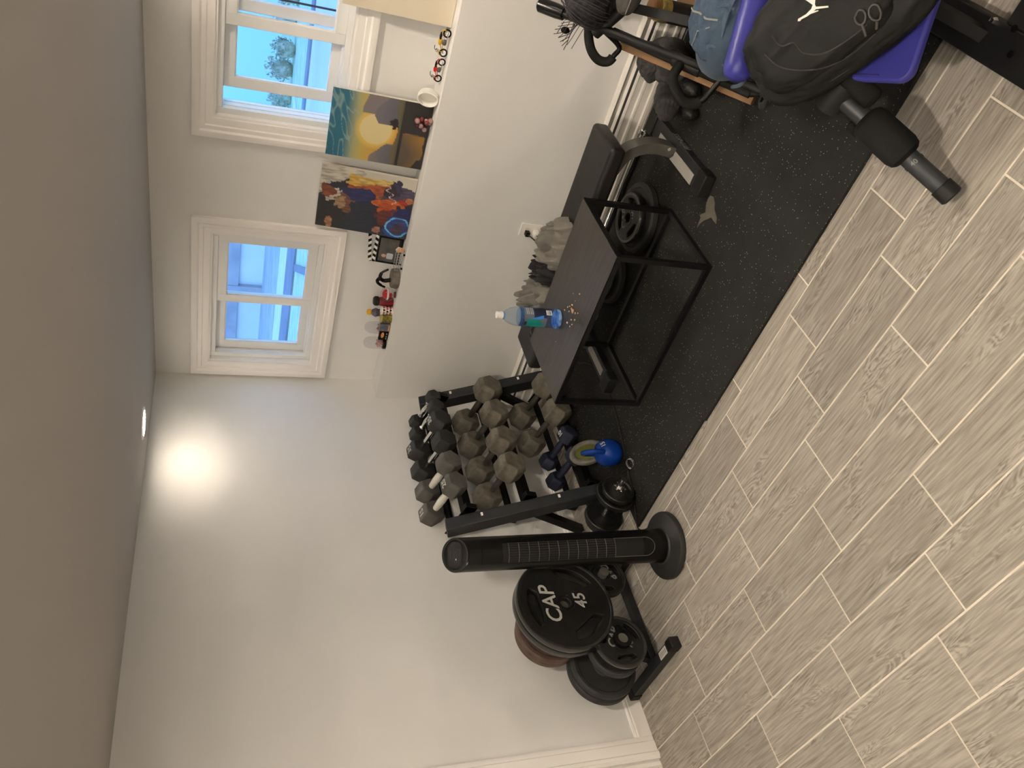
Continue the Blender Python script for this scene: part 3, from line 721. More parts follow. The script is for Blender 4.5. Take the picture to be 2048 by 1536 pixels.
dumbbell('black rubber hex dumbbell with 35 in white on both heads, on the top tier', at(0, -.600), .096, .122, .066, .0125, RUB, CHROME, ('35', '35'), group=GT)
dumbbell('small black hex dumbbell with shiny contoured handle, beside the one marked 35', at(0, -.482, 0, -.006), .070, .112, .047, .013, RUB, CHROME, ornate=True, group=GT)
dumbbell('small black hex dumbbell with shiny contoured handle, at the window end of the top tier', at(0, -.390, 0, -.010), .062, .104, .043, .013, RUB, CHROME, ornate=True, group=GT)
for i, (y, hd) in enumerate(((-1.000, .125), (-.816, .125), (-.622, .132), (-.440, .138))):
    lb = ['worn grey iron hex dumbbell nearest the fan on the middle tier', 'worn grey iron hex dumbbell second from the fan on the middle tier',
          'worn grey iron hex dumbbell third from the fan on the middle tier', 'large worn iron hex dumbbell overlapping the far upright at the end of the middle tier'][i]
    dumbbell(lb, at(1, y), .116, hd, .079, .016, IRON, IROND, group=GM, nt=.80)
dumbbell('worn brown iron hex dumbbell in the centre of the bottom tier behind the table corner', at(2, -.690), .118, .134, .078, .016, IRON, IROND, group=GB, nt=.80)
dumbbell('brown iron hex dumbbell at the far end of the bottom tier, behind the table', at(2, -.480), .118, .132, .078, .016, IRON, IROND, group=GB, nt=.80)
dumbbell('navy hex dumbbell with small white number, beside the brown ones on the bottom tier', at(2, -.872, .03, -.022) @ rot('Z', 6), .072, .098, .052, .018, NAVY, NAVY, ('10', None), group=GB)
dumbbell('plain navy hex dumbbell nearest the fan on the bottom tier', at(2, -1.015, .03, -.022) @ rot('Z', 4), .072, .098, .052, .018, NAVY, NAVY, group=GB)

# kettlebells and loose weights on the mat
kb = thing('kettlebell', 'glossy blue kettlebell standing on the mat before the rack', 'kettlebell', m=T(.655, -1.170, MZ) @ rot('Z', -35) @ Matrix.Scale(.80, 4))
MB().lathe([(.0, 0), (.052, 0), (.072, .018), (.084, .050), (.086, .080), (.080, .110), (.062, .138), (.040, .152), (0, .156)], 40).build('bell', BLUEV, kb)
MB().tube(smooth_path([(-.055, 0, .125), (-.068, 0, .165), (-.062, 0, .205), (-.035, 0, .228), (0, 0, .232), (.035, 0, .228), (.062, 0, .205), (.068, 0, .165), (.055, 0, .125)], 5), .0155, 14).build('handle', BLUEV, kb)
kn = Vector((.62, .52, .58)).normalized(); kr = Vector((0, 0, 1)).cross(kn).normalized(); ku = kn.cross(kr)
put('weight_number', text_mesh('15', .040, .0008, bold=.001), basis(tuple(Vector((0, 0, .080)) + kn * .0885), tuple(kr), tuple(ku), tuple(kn)), LETTER, kb)
rg = thing('ring_weight', 'grey ring with olive green centre leaning behind the blue kettlebell', 'weight', m=T(.550, -1.075, MZ + .10) @ rot('Z', 20) @ rot('Y', 62))
def torus(b, Rr, r, n=40, k=12, m=None):
    v = []; f = []
    for i in range(n):
        a = 2 * PI * i / n
        for j in range(k):
            c = 2 * PI * j / k; q = Rr + r * math.cos(c); v.append((q * math.cos(a), q * math.sin(a), r * math.sin(c)))
    for i in range(n):
        for j in range(k): f.append((i * k + j, ((i + 1) % n) * k + j, ((i + 1) % n) * k + (j + 1) % k, i * k + (j + 1) % k))
    return b.add(v, f, m)
torus(MB(), .078, .017).build('ring', mat('grey_rubber_ring', (0.13, 0.12, 0.10), 0.4, var=.2, scale=20), rg)
MB().lathe([(0, -.008), (.062, -.008), (.062, .004), (0, .006)], 32).build('centre', mat('olive_green_rubber', (0.10, 0.11, 0.012), 0.6, var=.15, scale=12), rg)
ad = thing('adjustable_dumbbell', 'adjustable dumbbell with chrome bar and black plates on the mat by the fan', 'dumbbell', m=T(.565, -1.41, MZ + .094))
MB().cyl((-.21, 0, 0), (.175, 0, 0), .0135).build('bar', CHROME, ad)
for i, (x, r, w) in enumerate(((.060, .094, .026), (.095, .078, .024), (-.105, .094, .028), (-.140, .078, .024))):
    MB().lathe([(.0145, -w / 2), (r * .75, -w / 2 + .005), (r * .84, -w / 2), (r - .003, -w / 2), (r, -w / 2 + .003), (r, w / 2 - .003), (r - .003, w / 2), (r * .84, w / 2), (r * .75, w / 2 - .005), (.0145, w / 2), (.0145, -w / 2)], 48, T(x, 0, 0) @ rot('Y', 90)).build('plate', PLATE, ad)
for x in (.118, -.163):
    b = MB().lathe([(.0138, -.009), (.020, -.009), (.022, .009), (.0138, .009)], 20, T(x, 0, 0) @ rot('Y', 90))
    for k in range(6):
        a = k * PI / 3; b.box(-.006, .006, .018, .031, -.005, .005, T(x, 0, 0) @ Matrix.Rotation(a, 4, 'X'))
    b.build('star_collar', CHROME, ad, bevel=.001)
sc = thing('spring_clip', 'small wire spring clip lying on the mat beside the adjustable dumbbell', 'clip', m=T(.72, -1.295, MZ + .006) @ rot('X', 20))
b = torus(MB(), .024, .0028, 30, 8); torus(b, .024, .0028, 30, 8, T(0, 0, .006)); b.build('coil', CHROME, sc)
MB().tube([(-.02, .012, 0), (-.06, .045, .004), (-.075, .05, .004)], .003, 8).build('grip', MATB, sc)
MB().tube([(-.022, -.01, .006), (-.075, .01, .01), (-.09, .012, .01)], .003, 8).build('grip', MATB, sc)

# ================================================================ TOWER FAN
FX, FY = .700, -1.750
fa = math.atan2(-3.42 - FY, 3.19 - FX)
fan = thing('tower_fan', 'tall black tower fan on a round base before the dumbbell rack', 'fan', m=T(FX, FY, 0) @ Matrix.Rotation(fa, 4, 'Z'))
FB = mat('fan_base_plastic', (0.018, 0.0175, 0.017), 0.42, var=.1, scale=20)
MB().lathe([(0, .001), (.142, .001), (.147, .006), (.147, .022), (.143, .028), (.120, .033), (.082, .040), (.078, .046), (0, .046)], 64).build('base', FB, fan)
def coltop(x): return .972 - .50 * x
b = MB(); n = 56; secs = [(.046, .073), (.10, .072), (.5, .070), (.90, .068)]; v = []; f = []
for z, r in secs:
    for i in range(n): a = 2 * PI * i / n; v.append((r * math.cos(a), r * math.sin(a), z))
for r, e in ((.068, 0.0), (.064, .004)):
    for i in range(n): a = 2 * PI * i / n; v.append((r * math.cos(a), r * math.sin(a), coltop(r * math.cos(a)) + e))
for j in range(5):
    for i in range(n): i2 = (i + 1) % n; f.append((j * n + i, j * n + i2, (j + 1) * n + i2, (j + 1) * n + i))
f.append(tuple(5 * n + i for i in range(n)))
b.add(v, f).build('housing', GLOSSB, fan, sharp=30)
tm = basis((0, 0, coltop(0) + .0045), (.894, 0, -.447), (0, 1, 0), (.447, 0, .894))
MB().lathe([(.058, 0), (.060, .0035), (.066, .0035), (.068, 0)], 56, tm @ Matrix.Diagonal((1.1, 1, 1, 1))).build('top_trim', FB, fan)
cp_ = MB().prism(rbox(-.040, .040, -.050, .050, .02), 0, .0012, tm).build('control_panel', FB, fan)
for k in range(7):
    x = -.030 + k * .010
    MB().box(x - .0008, x + .0008, -.034 + .004 * abs(k - 3), .034 - .004 * abs(k - 3), .0012, .0022, tm).build('panel_line', STEELG, cp_)
MB().box(.006, .009, -.020, -.014, .0012, .0022, tm).build('indicator_light', emat('violet_indicator', (.25, .15, 1.0), 1.2), cp_)
def sec(z0, z1, r, u, n=24, t=.002):
    b = MB()
    for k in range(n):
        a, c = -u + 2 * u * k / n, -u + 2 * u * (k + 1) / n
        v = []
        for rr in (r, r + t):
            for an, z in ((a, z0), (c, z0), (c, z1), (a, z1)): v.append((rr * math.cos(an), rr * math.sin(an), z))
        b.add(v, [(3, 2, 1, 0), (4, 5, 6, 7), (0, 1, 5, 4), (2, 3, 7, 6)] + ([(3, 0, 4, 7)] if k == 0 else []) + ([(1, 2, 6, 5)] if k == n - 1 else []))
    return b
U = math.radians(30)
sec(.30, .80, .0702, U * 1.02).build('grille_back', mat('grille_shadow_black', (0.004, 0.004, 0.004), 0.7), fan)
sec(.80, .885, .0700, U * 1.25).build('face_panel', GLOSSB, fan)
sec(.160, .30, .0712, U * 1.02).build('face_panel', MATB, fan)
GR = mat('grille_grey', (0.075, 0.072, 0.068), 0.4, var=.1, scale=40)
for k in range(12):
    z = .300 + k * .0432
    MB().tube([(.0765 * math.cos(a), .0765 * math.sin(a), z) for a in [(-U + 2 * U * i / 12) for i in range(13)]], .0013, 6).build('grille_ring', GR, fan)
GD = mat('grille_dark', (0.022, 0.021, 0.02), 0.4, var=.1, scale=40)
for k in range(9):
    a = -U + 2 * U * k / 8
    MB().tube([(.0745 * math.cos(a), .0745 * math.sin(a), .300), (.0745 * math.cos(a), .0745 * math.sin(a), .778)], .0012, 6).build('grille_bar', GD, fan)
ua = []
for i in range(25):
    a = PI * i / 24; ang = U * 1.05 * math.cos(a); z = .150 - .040 * math.sin(a)
    ua.append((.0732 * math.cos(ang), .0732 * math.sin(ang), z))
MB().tube([(ua[0][0], ua[0][1], .30)] + ua + [(ua[-1][0], ua[-1][1], .30)], .0013, 6).build('face_trim', GR, fan)

# ================================================================ PLATE TREE
pt = thing('plate_tree', 'black A frame weight plate tree standing by the left wall', 'plate rack', (.275, -1.84, 0))
def loc(x, y, z): return (x - .275, y + 1.84, z)
for y in (-2.10, -1.60):
    a = loc(.03, y - .022, .001); c = loc(.455, y + .022, .043)
    MB().box(a[0], c[0], a[1], c[1], a[2], c[2]).build('foot', RACKM, pt, bevel=.002)
    for x in (.455, .008):
        a = loc(x, y - .026, .0); c = loc(x + .048, y + .026, .048)
        MB().box(a[0], c[0], a[1], c[1], a[2], c[2]).build('foot_cap', MATB, pt, bevel=.005)
a = loc(.375, -2.10 - .0235, .012)
lbx = MB().box(.375 - .275, .445 - .275, -2.118 + 1.84, -2.084 + 1.84, .0432, .0442).build('warning_sticker', mat('sticker_paper', (0.55, 0.52, 0.48), 0.6, var=.03, scale=30), pt)
for k in range(5):
    MB().box(.383 - .275 + k * .012, .388 - .275 + k * .012, -2.112 + 1.84, -2.092 + 1.84, .0443, .0446).build('print_line', LETTERG, lbx)
MB().box(-.022, .022, -.238, .218, .006, .040).build('base_bar', RACKM, pt, bevel=.002)
apex = (0, 0, .50)
for y in (-.215, .195):
    MB().tube([(0, y, .02), (0, y * .12, .52)], .026, 4).build('upright', BLACK, pt)
MB().box(-.02, .02, -.06, .06, .49, .53).build('top_plate', BLACK, pt, bevel=.003)
PEGS = ((-1.845, .437, .142), (-2.040, .236, .185), (-1.700, .195, .165))
for y, z, l in PEGS:
    MB().cyl((-.13, y + 1.84, z), (l, y + 1.84, z), .0225).build('peg', STEELG, pt)
MB().box(-.015, .015, -.20, .15, .20, .24).build('cross_bar', BLACK, pt)
def face(x, y, z, r=0): return basis((x, y, z), (0, 1, 0), (0, 0, 1), (1, 0, 0)) @ rot('Z', r)
GP = 'plates on the plate tree'
weight_plate('largest black plate with CAP and 45 in raised white letters, front of the tree', face(.428, -1.845, .437, 3), .222, .034, 'CAP', '45', group=GP)
weight_plate('second large black plate directly behind the lettered 45 plate', face(.390, -1.845, .437, 3), .222, .034, None, None, group=GP)
BRN = mat('reddish_brown_iron', (0.075, 0.045, 0.034), 0.5, col2=(0.11, 0.07, 0.055), scale=18)
bumper('reddish brown plate on the wall side of the top peg, behind the 45 plates', face(.205, -1.845, .437), .158, .034, GP, BRN)
bumper('second brown plate behind the 45 plates, closer to the wall', face(.165, -1.845, .437), .150, .030, GP, BRN)
weight_plate('small shiny black plate with CAP letters, front of the lower left peg', face(.425, -2.040, .236, -28), .118, .028, 'CAP', '10', group=GP)
bumper('black plate second on the lower left peg, right behind the small lettered one', face(.345, -2.040, .236), .118, .034, GP, RUB)
bumper('black plate on the wall side of the lower left peg, next to the upright', face(.213, -2.040, .236), .150, .038, GP, RUB)
bumper('black plate closest to the wall on the lower left peg', face(.172, -2.040, .236), .154, .036, GP, RUB)
weight_plate('small black plate with 10 on it, lower right peg beside the fan', face(.402, -1.700, .195, 205), .112, .026, 'CAP', '10', group=GP)
cl = thing('bar_clamp', 'black clamp collar with grey end on the lower left peg of the plate tree', 'clamp', m=face(.4405, -2.040, .236))
MB().lathe([(.0232, 0), (.040, 0), (.042, .006), (.040, .022), (.0232, .024), (.0232, 0)], 24).build('collar', GLOSSB, cl)
MB().box(.030, .062, -.012, .012, .003, .020).build('lever', GLOSSB, cl, bevel=.003)
# ================================================================ ON THE LEDGE
LZ = LH + .0005
def art(name, label, x0, x1, ztop, yb, yt, colfn, nu, nv, thick=.018, rotx=0):
    """canvas leaning on the wall: bottom edge at yb, top at yt (back of the canvas)"""
    w = x1 - x0; h = ztop - LH; L = math.hypot(h, yt - yb)
    up = Vector((0, (yt - yb) / L, h / L)); nrm = Vector((0, -up.z, up.y))
    root = thing(name, label, 'picture', m=basis(((x0 + x1) / 2, yb, LZ), (1, 0, 0), tuple(-nrm), tuple(up)))
    MB().box(-w / 2, w / 2, -thick, -.0005, .0, L).build('canvas', mat('canvas_edge', (0.62, 0.58, 0.50), 0.8, var=.02, scale=30), root)
    b = MB().grid(lambda u, v: (-w / 2 + w * u, -thick - .0006, L * v), nu, nv)
    me = b.mesh('print', 80); at_ = me.color_attributes.new('print', 'FLOAT_COLOR', 'POINT')
    for i, vv in enumerate(me.vertices): at_.data[i].color = (*colfn(vv.co.x / w + .5, vv.co.z / L), 1)
    me.materials.append(vcol_mat('canvas_print', .6)); link('print', me, root)
    return root
def lerp(a, b, t): t = max(0, min(1, t)); return tuple(p + (q - p) * t for p, q in zip(a, b))
def nz(u, v, s, k=0): return noise.noise(Vector((u * s, v * s, k)))
def sunset(u, v):
    wob = nz(u, v, 3, 1.5)
    sky = lerp((.52, .24, .035), (.42, .33, .08), (v - .45) / .22)
    sky = lerp(sky, (.30, .30, .17), (v - .66) / .10); sky = lerp(sky, (.016, .12, .19), (v - .74) / .10)
    st_ = abs(nz(u * .7 + .9 * v, v * 3.2 - u * .8, 4.2, 3))
    if v > .66: sky = lerp(sky, (.26, .36, .33), max(0, .75 - st_ * 9) * min(1, (v - .66) * 12))
    d = math.hypot((u - .50) * .70, v - .535)
    if d < .16: sky = (.62, .52, .27)
    elif d < .22: sky = lerp((.62, .42, .10), sky, (d - .16) / .06)
    h1 = .50 + .07 * math.sin(u * 7 + 2) + .05 * nz(u, 0, 5) - (.32 if .32 < u < .62 else 0) + (.12 if u > .72 else 0)
    if v < h1: sky = lerp((.12, .10, .10), (.17, .145, .15), (v - .3) / .25 + wob)
    h2 = .46 + .10 * math.cos((u - .74) * 7) if .60 < u else .44 + .06 * math.cos((u - .14) * 12) if u < .3 else 0
    if v < h2: sky = lerp((.075, .07, .085), (.13, .12, .14), (v - .28) / .22)
    if v < .335 + .02 * math.sin(u * 9): sky = lerp((.04, .034, .022), (.10, .085, .05), (v - .26) / .06)
    if v < .285: sky = (.013, .011, .010) if (u > .52 + .18 * nz(u, v, 4, 9) or v > .255) else lerp((.09, .065, .03), (.20, .105, .025), .5 + .5 * math.sin(v * 28 + 1) + wob)
    if v < .255 and u <= .50: sky = lerp((.22, .11, .02), (.07, .05, .035), v * 4.2 + .3 * math.sin(u * 9))
    if v < .03 + .02 * nz(u, 0, 6) or (u < .14 and v < .12 - .4 * u): sky = (.010, .009, .008)
    for bu, bv, br in ((.64, .37, .035), (.60, .35, .03), (.67, .345, .03)):
        if math.hypot((u - bu) * .7, v - bv) < br * (1 + .6 * nz(u, v, 30, bu)): sky = (.012, .010, .012)
    return sky
BL = [(.85, .85, .45, .30, (.52, .49, .41)), (.35, .42, .55, .62, (.010, .012, .028)), (.20, .88, .34, .18, (.008, .007, .008)), (.55, .80, .10, .16, (.50, .46, .40)), (.60, .92, .10, .07, (.22, .05, .02)),
      (.48, .72, .20, .10, (.16, .06, .035)), (.42, .76, .10, .06, (.32, .20, .11)), (.08, .86, .10, .05, (.38, .17, .09)), (.74, .45, .14, .26, (.32, .07, .022)), (.84, .56, .08, .16, (.55, .33, .06)), (.86, .45, .05, .18, (.55, .40, .12)),
      (.62, .60, .10, .20, (.012, .016, .09)), (.58, .25, .16, .10, (.05, .05, .10)), (.72, .12, .14, .14, (.07, .055, .10)), (.80, .20, .12, .06, (.025, .02, .06)), (.72, .26, .10, .07, (.02, .012, .02)), (.54, .26, .06, .20, (.45, .10, .01)),
      (.44, .30, .14, .08, (.36, .055, .008)), (.30, .24, .14, .16, (.10, .018, .012)), (.40, .12, .12, .08, (.16, .015, .008)), (.42, .05, .10, .14, (.006, .012, .08)), (.18, .12, .20, .13, (.012, .035, .19)), (.17, .11, .12, .07, (.05, .025, .05)), (.66, .06, .05, .05, (.45, .16, .06)), (.08, .34, .06, .06, (.30, .13, .08)), (.60, .10, .05, .05, (.30, .02, .008))]
def brush(u, v):
    a = nz(u, v, 6, 2) * .05 + nz(u * 2, v, 16, 3) * .03; c = nz(u, v, 6, 7) * .05 + nz(u, v * 2, 15, 11) * .04; col = (.45, .42, .35) if u > .75 else (.03, .03, .06)
    for bu, bv, ru, rv, q in BL:
        d = ((u + a - bu) / ru) ** 2 + ((v + c - bv) / rv) ** 2
        if d < 1: col = lerp(q, tuple(x * .55 for x in q), .5 + nz(u * 1.6, v * .5, 26, bu * 9) * 1.6)
    r = math.hypot((u - .19) / 1.0, (v - .12) / .85)
    if abs(r - .15 - .03 * nz(u, v, 9, 4)) < .012 and u < .34: col = (.10, .36, .60)
    if abs(v - .22 - .4 * (u - .62) - .03 * math.sin(u * 60)) < .006 and .55 < u < .85: col = (.5, .40, .5)
    return col
def sketch(u, v):
    col = (.64, .57, .44)
    for cu, cv in ((.42, .30), (.60, .36), (.52, .48)):
        d = math.hypot(u - cu, (v - cv) * 1.3)
        if d < .17 and abs(nz(u, v, 26, cu * 10)) < .06: col = (.16, .09, .07)
        elif d < .13: col = lerp(col, (.55, .33, .24), .5)
    if math.hypot(u - .44, (v - .2)) < .07 and nz(u, v, 30, 5) > .1: col = (.16, .22, .34)
    return col
art('canvas_print', 'canvas print of dark navy and orange abstract brushwork leaning between the two windows', 1.063, 1.400, 1.449, -.062, -.006, brush, 90, 120)
art('canvas_print', 'canvas print of a sunset landscape with teal sky leaning below the right window casing', 1.463, 1.782, 1.446, -.066, -.034, sunset, 96, 130)
art('canvas_print', 'cream canvas with faint brown sketch lines at the right end of the ledge', 2.130, 2.480, 1.452, -.062, -.034, sketch, 90, 110)

CLR = glassmat('clear_dome_plastic', (0.93, 0.93, 0.95), 1.45)
REDP = mat('glossy_red_plastic', (0.48, 0.016, 0.016), 0.3, var=.1, scale=30)
for x, y, lb, g in ((.395, -.118, 'clear domed toy capsule nearest the left wall on the ledge', 0), (.472, -.078, 'clear domed toy capsule behind the black card on the ledge', 1)):
    c = thing('toy_capsule', lb, 'toy capsule', (x, y, LZ), group='clear domed capsules on the ledge')
    MB().lathe([(0, 0), (.033, 0), (.034, .004), (.034, .016), (.030, .020), (0, .020)], 32).build('base', GLOSSB, c, bevel=.001)
    MB().lathe([(.0335, .0205), (.0345, .07), (.0325, .095), (.026, .112), (.014, .122), (0, .125)], 32).build('dome', CLR, c)
    b = MB()
    for k in range(7):
        a = k * PI * 2 / 7; b.box(-.004, .004, -.004, .004, .0205, .055 - .006 * (k % 3), T(.018 * math.cos(a), .018 * math.sin(a), 0) @ rot('Z', 30 * k))
    b.build('striped_filling', mat('red_white_filling', (0.62, 0.58, 0.54), 0.4, col2=(0.5, .05, .04), scale=90), c)
def smallbox(nm, lb, cat, x0, x1, y, d, h, m):
    o = thing(nm, lb, cat, ((x0 + x1) / 2, y, LZ)); w = (x1 - x0) / 2
    MB().box(-w, w, -d / 2, d / 2, 0, h).build('box', m, o, bevel=.0015); return o
k = smallbox('black_card', 'small black card box with an orange oval, beside the clear capsules on the ledge', 'box', .438, .497, -.136, .016, .052, GLOSSB)
MB().prism([(.020 * math.cos(a * PI / 12), .0085 * math.sin(a * PI / 12)) for a in range(24)], 0, .0006, basis((.006, -.0082, .033), (1, 0, 0), (0, 0, 1), (0, -1, 0))).build('orange_oval', mat('orange_print', (0.75, 0.30, 0.10), 0.5), k)
for i, (a, c) in enumerate(((-.022, -.014), (-.008, .0), (.010, .020))):
    MB().box(a, c, -.0088, -.0082, .008, .013).build('print_line', LETTER, k)
k = smallbox('grey_toy_box', 'small grey green printed box, second from the clear capsules', 'box', .503, .552, -.132, .03, .056, mat('grey_green_print', (0.09, 0.10, 0.07), .5, col2=(.16, .17, .22), scale=50))
MB().box(-.020, .020, -.0158, -.0152, .003, .010).build('orange_strip', mat('orange_print', (0.75, 0.30, 0.10), 0.5), k)
MB().box(-.004, .010, -.0158, -.0152, .014, .050).build('blue_strip', mat('slate_blue_print', (0.08, 0.10, 0.2), 0.5), k)
k = thing('olive_tin', 'round olive and gold patterned tin on the ledge', 'tin', (.583, -.126, LZ))
MB().lathe([(0, 0), (.026, 0), (.027, .003), (.027, .056), (.0, .057)], 28).build('tin_body', mat('olive_gold_print', (0.10, 0.09, 0.03), .4, col2=(.30, .24, .06), scale=70), k)
MB().lathe([(.0275, .052), (.0285, .053), (.0285, .060), (0, .062)], 28).build('lid', mat('gold_lid', (0.55, 0.42, 0.14), .3, .6), k)
k = thing('card_suit_cup', 'white cup printed with red and black card suits on the ledge', 'cup', (.628, -.120, LZ))
MB().lathe([(0, .002), (.020, 0), (.024, .064), (.0225, .064), (.019, .006), (0, .006)], 28).build('cup_body', WHITEP, k)
heart = [(0, -.007), (.006, .0), (.0065, .003), (.004, .006), (.0015, .005), (0, .003), (-.0015, .005), (-.004, .006), (-.0065, .003), (-.006, .0)]
for i in range(7):
    for j in range(3):
        a = math.radians(-200 + i * 38 + (j % 2) * 19); z = .014 + j * .018; r = .0205 + .004 * z / .064 + .0004
        MB().prism(heart, 0, .0004, basis((r * math.cos(a), r * math.sin(a), z), (-math.sin(a), math.cos(a), 0), (0, 0, 1), (math.cos(a), math.sin(a), 0))).build('suit_mark', REDP if (i + j) % 2 else GLOSSB, k)
k = thing('yellow_topped_toy', 'small grey toy with a round yellow top behind the card suit cup', 'toy', (.560, -.055, LZ))
MB().lathe([(0, 0), (.022, 0), (.024, .03), (.020, .06), (.026, .075), (.016, .094), (0, .096)], 24).build('body', mat('grey_violet_plastic', (0.10, 0.09, 0.13), .4, var=.3, scale=40), k)
MB().sph((0, 0, .110), .017, .017, .015, 16, 10).build('top', mat('yellow_plastic', (0.75, 0.42, 0.02), .4), k)
k = thing('dark_red_jar', 'dark red jar with black rounded lid between the cup and the clear ball', 'jar', (.662, -.085, LZ))
MB().lathe([(0, 0), (.024, 0), (.026, .01), (.026, .06), (.022, .075), (0, .076)], 28).build('jar_body', mat('dark_red_glaze', (0.10, 0.008, 0.012), .3, col2=(.22, .01, .015), scale=40), k)
MB().lathe([(.021, .076), (.026, .080), (.026, .098), (.018, .106), (0, .107)], 28).build('lid', MATB, k)
k = thing('clear_ball', 'clear ball with red and white halves inside on the ledge', 'toy ball', (.732, -.112, LZ))
MB().sph((0, 0, .044), .038, .038, .038, 28, 18).build('shell', CLR, k)
MB().lathe([(0, 0), (.018, 0), (.016, .008), (0, .008)], 24).build('stand', mat('brown_stand', (.08, .055, .03), .5), k)
MB().sph((0, 0, .052), .026, .026, .020, 20, 12).build('red_core', REDP, k)
MB().lathe([(.027, .040), (.030, .042), (.030, .048), (.027, .050), (.027, .040)], 24).build('white_band', WHITEP, k)
MB().sph((.004, -.012, .028), .014, .012, .009, 14, 8).build('red_core', REDP, k)
k = thing('display_stump', 'brown grey ribbed round stand with a plain black arch on the ledge', 'ornament', (.829, -.098, LZ))
b = MB(); nn = 60; v = []; f = []
for z, r in ((0, .052), (.004, .055), (.036, .052), (.040, .048)):
    for i in range(nn): a = 2 * PI * i / nn; q = r * (1 + .03 * math.cos(a * 15)); v.append((q * math.cos(a), q * math.sin(a) * .9, z))
for j in range(3):
    for i in range(nn): i2 = (i + 1) % nn; f.append((j * nn + i, j * nn + i2, (j + 1) * nn + i2, (j + 1) * nn + i))
f += [tuple(range(nn - 1, -1, -1)), tuple(3 * nn + i for i in range(nn))]
b.add(v, f).build('stand', mat('brown_grey_stump', (0.13, 0.115, 0.095), .7, var=.25, scale=30), k)
MB().tube(smooth_path([(-.012, 0, .038), (-.020, 0, .075), (0, -.004, .098), (.030, 0, .092), (.052, .004, .060)], 6), [.011] * 6 + [.010] * 6 + [.009] * 6 + [.006] * 6 + [.003], 12).build('arch', GLOSSB, k)
MB().tube(smooth_path([(.0, 0, .096), (-.030, 0, .108), (-.055, .002, .080), (-.064, .004, .060)], 6), [.010] * 6 + [.008] * 6 + [.006] * 6 + [.003], 12).build('arch', GLOSSB, k)
# clapperboard photo frame
k = thing('clapperboard_frame', 'clapperboard shaped photo frame with black and white stripes beside the dark abstract canvas', 'photo frame', m=T(.965, -.045, LZ) @ rot('X', -8))
MB().box(-.083, .083, -.010, 0, 0, .125).build('board', GLOSSB, k, bevel=.002)
MB().box(-.070, .070, -.0108, -.0102, .020, .115).build('photo', mat('grey_photo_print', (0.045, 0.042, 0.04), .4, col2=(.09, .085, .08), scale=20), k)
MB().prism([(.010 * math.cos(a * PI / 8), .012 * math.sin(a * PI / 8)) for a in range(16)], 0, .0005, basis((-.035, -.0109, .088), (1, 0, 0), (0, 0, 1), (0, -1, 0))).build('printed_face', mat('skin_print', (.55, .30, .18), .5), k)
MB().prism(rbox(-.052, -.016, .040, .074, .008), 0, .0005, basis((0, -.0109, 0), (1, 0, 0), (0, 0, 1), (0, -1, 0))).build('printed_shirt', mat('pale_shirt_print', (.42, .46, .50), .5), k)
for nm, m_, z0 in (('lower_stick', Matrix.Identity(4), .127), ('upper_stick', T(-.083, 0, .146) @ rot('Y', -7), 0.0)):
    x0 = -.083 if nm == 'lower_stick' else 0
    s_ = MB().box(x0, x0 + .166, -.010, 0, z0, z0 + .017, m_).build(nm, GLOSSB, k, bevel=.001)
    for i in range(5):
        a = x0 + .010 + i * .033; q = .010 if nm == 'lower_stick' else -.010
        MB().prism([(a, 0), (a + .016, 0), (a + .016 + q, .0165), (a + q, .0165)], 0, .0006, m_ @ basis((0, -.0101, z0), (1, 0, 0), (0, 0, 1), (0, -1, 0))).build('white_stripe', WHITEP, s_)
k = thing('wire_cart', 'tiny silver wire cart with an orange and white bundle, before the clapperboard frame', 'toy cart', (.965, -.118, LZ))
for z in (.012, .026, .040):
    MB().tube([(-.055, -.02, z), (.045, -.02, z), (.045, .02, z), (-.055, .02, z)], .0012, 6, closed=True).build('basket_wire', CHROME, k)
for i in range(7):
    x = -.055 + i * .0167
    MB().tube([(x, -.02, .042), (x, -.02, .012), (x, .02, .012), (x, .02, .042)], .0009, 6).build('basket_wire', CHROME, k)
for x in (-.045, .04):
    for y in (-.018, .018):
        MB().cyl((x, y - .002, .006), (x, y + .002, .006), .006, n=14).build('wheel', GLOSSB, k)
MB().sph((.056, 0, .030), .016, .013, .022, 16, 10, lambda d: 1 + .15 * math.sin(6 * d.z)).build('bundle', mat('orange_bundle', (0.62, 0.26, 0.07), .6, col2=(.62, .58, .5), scale=60), k)

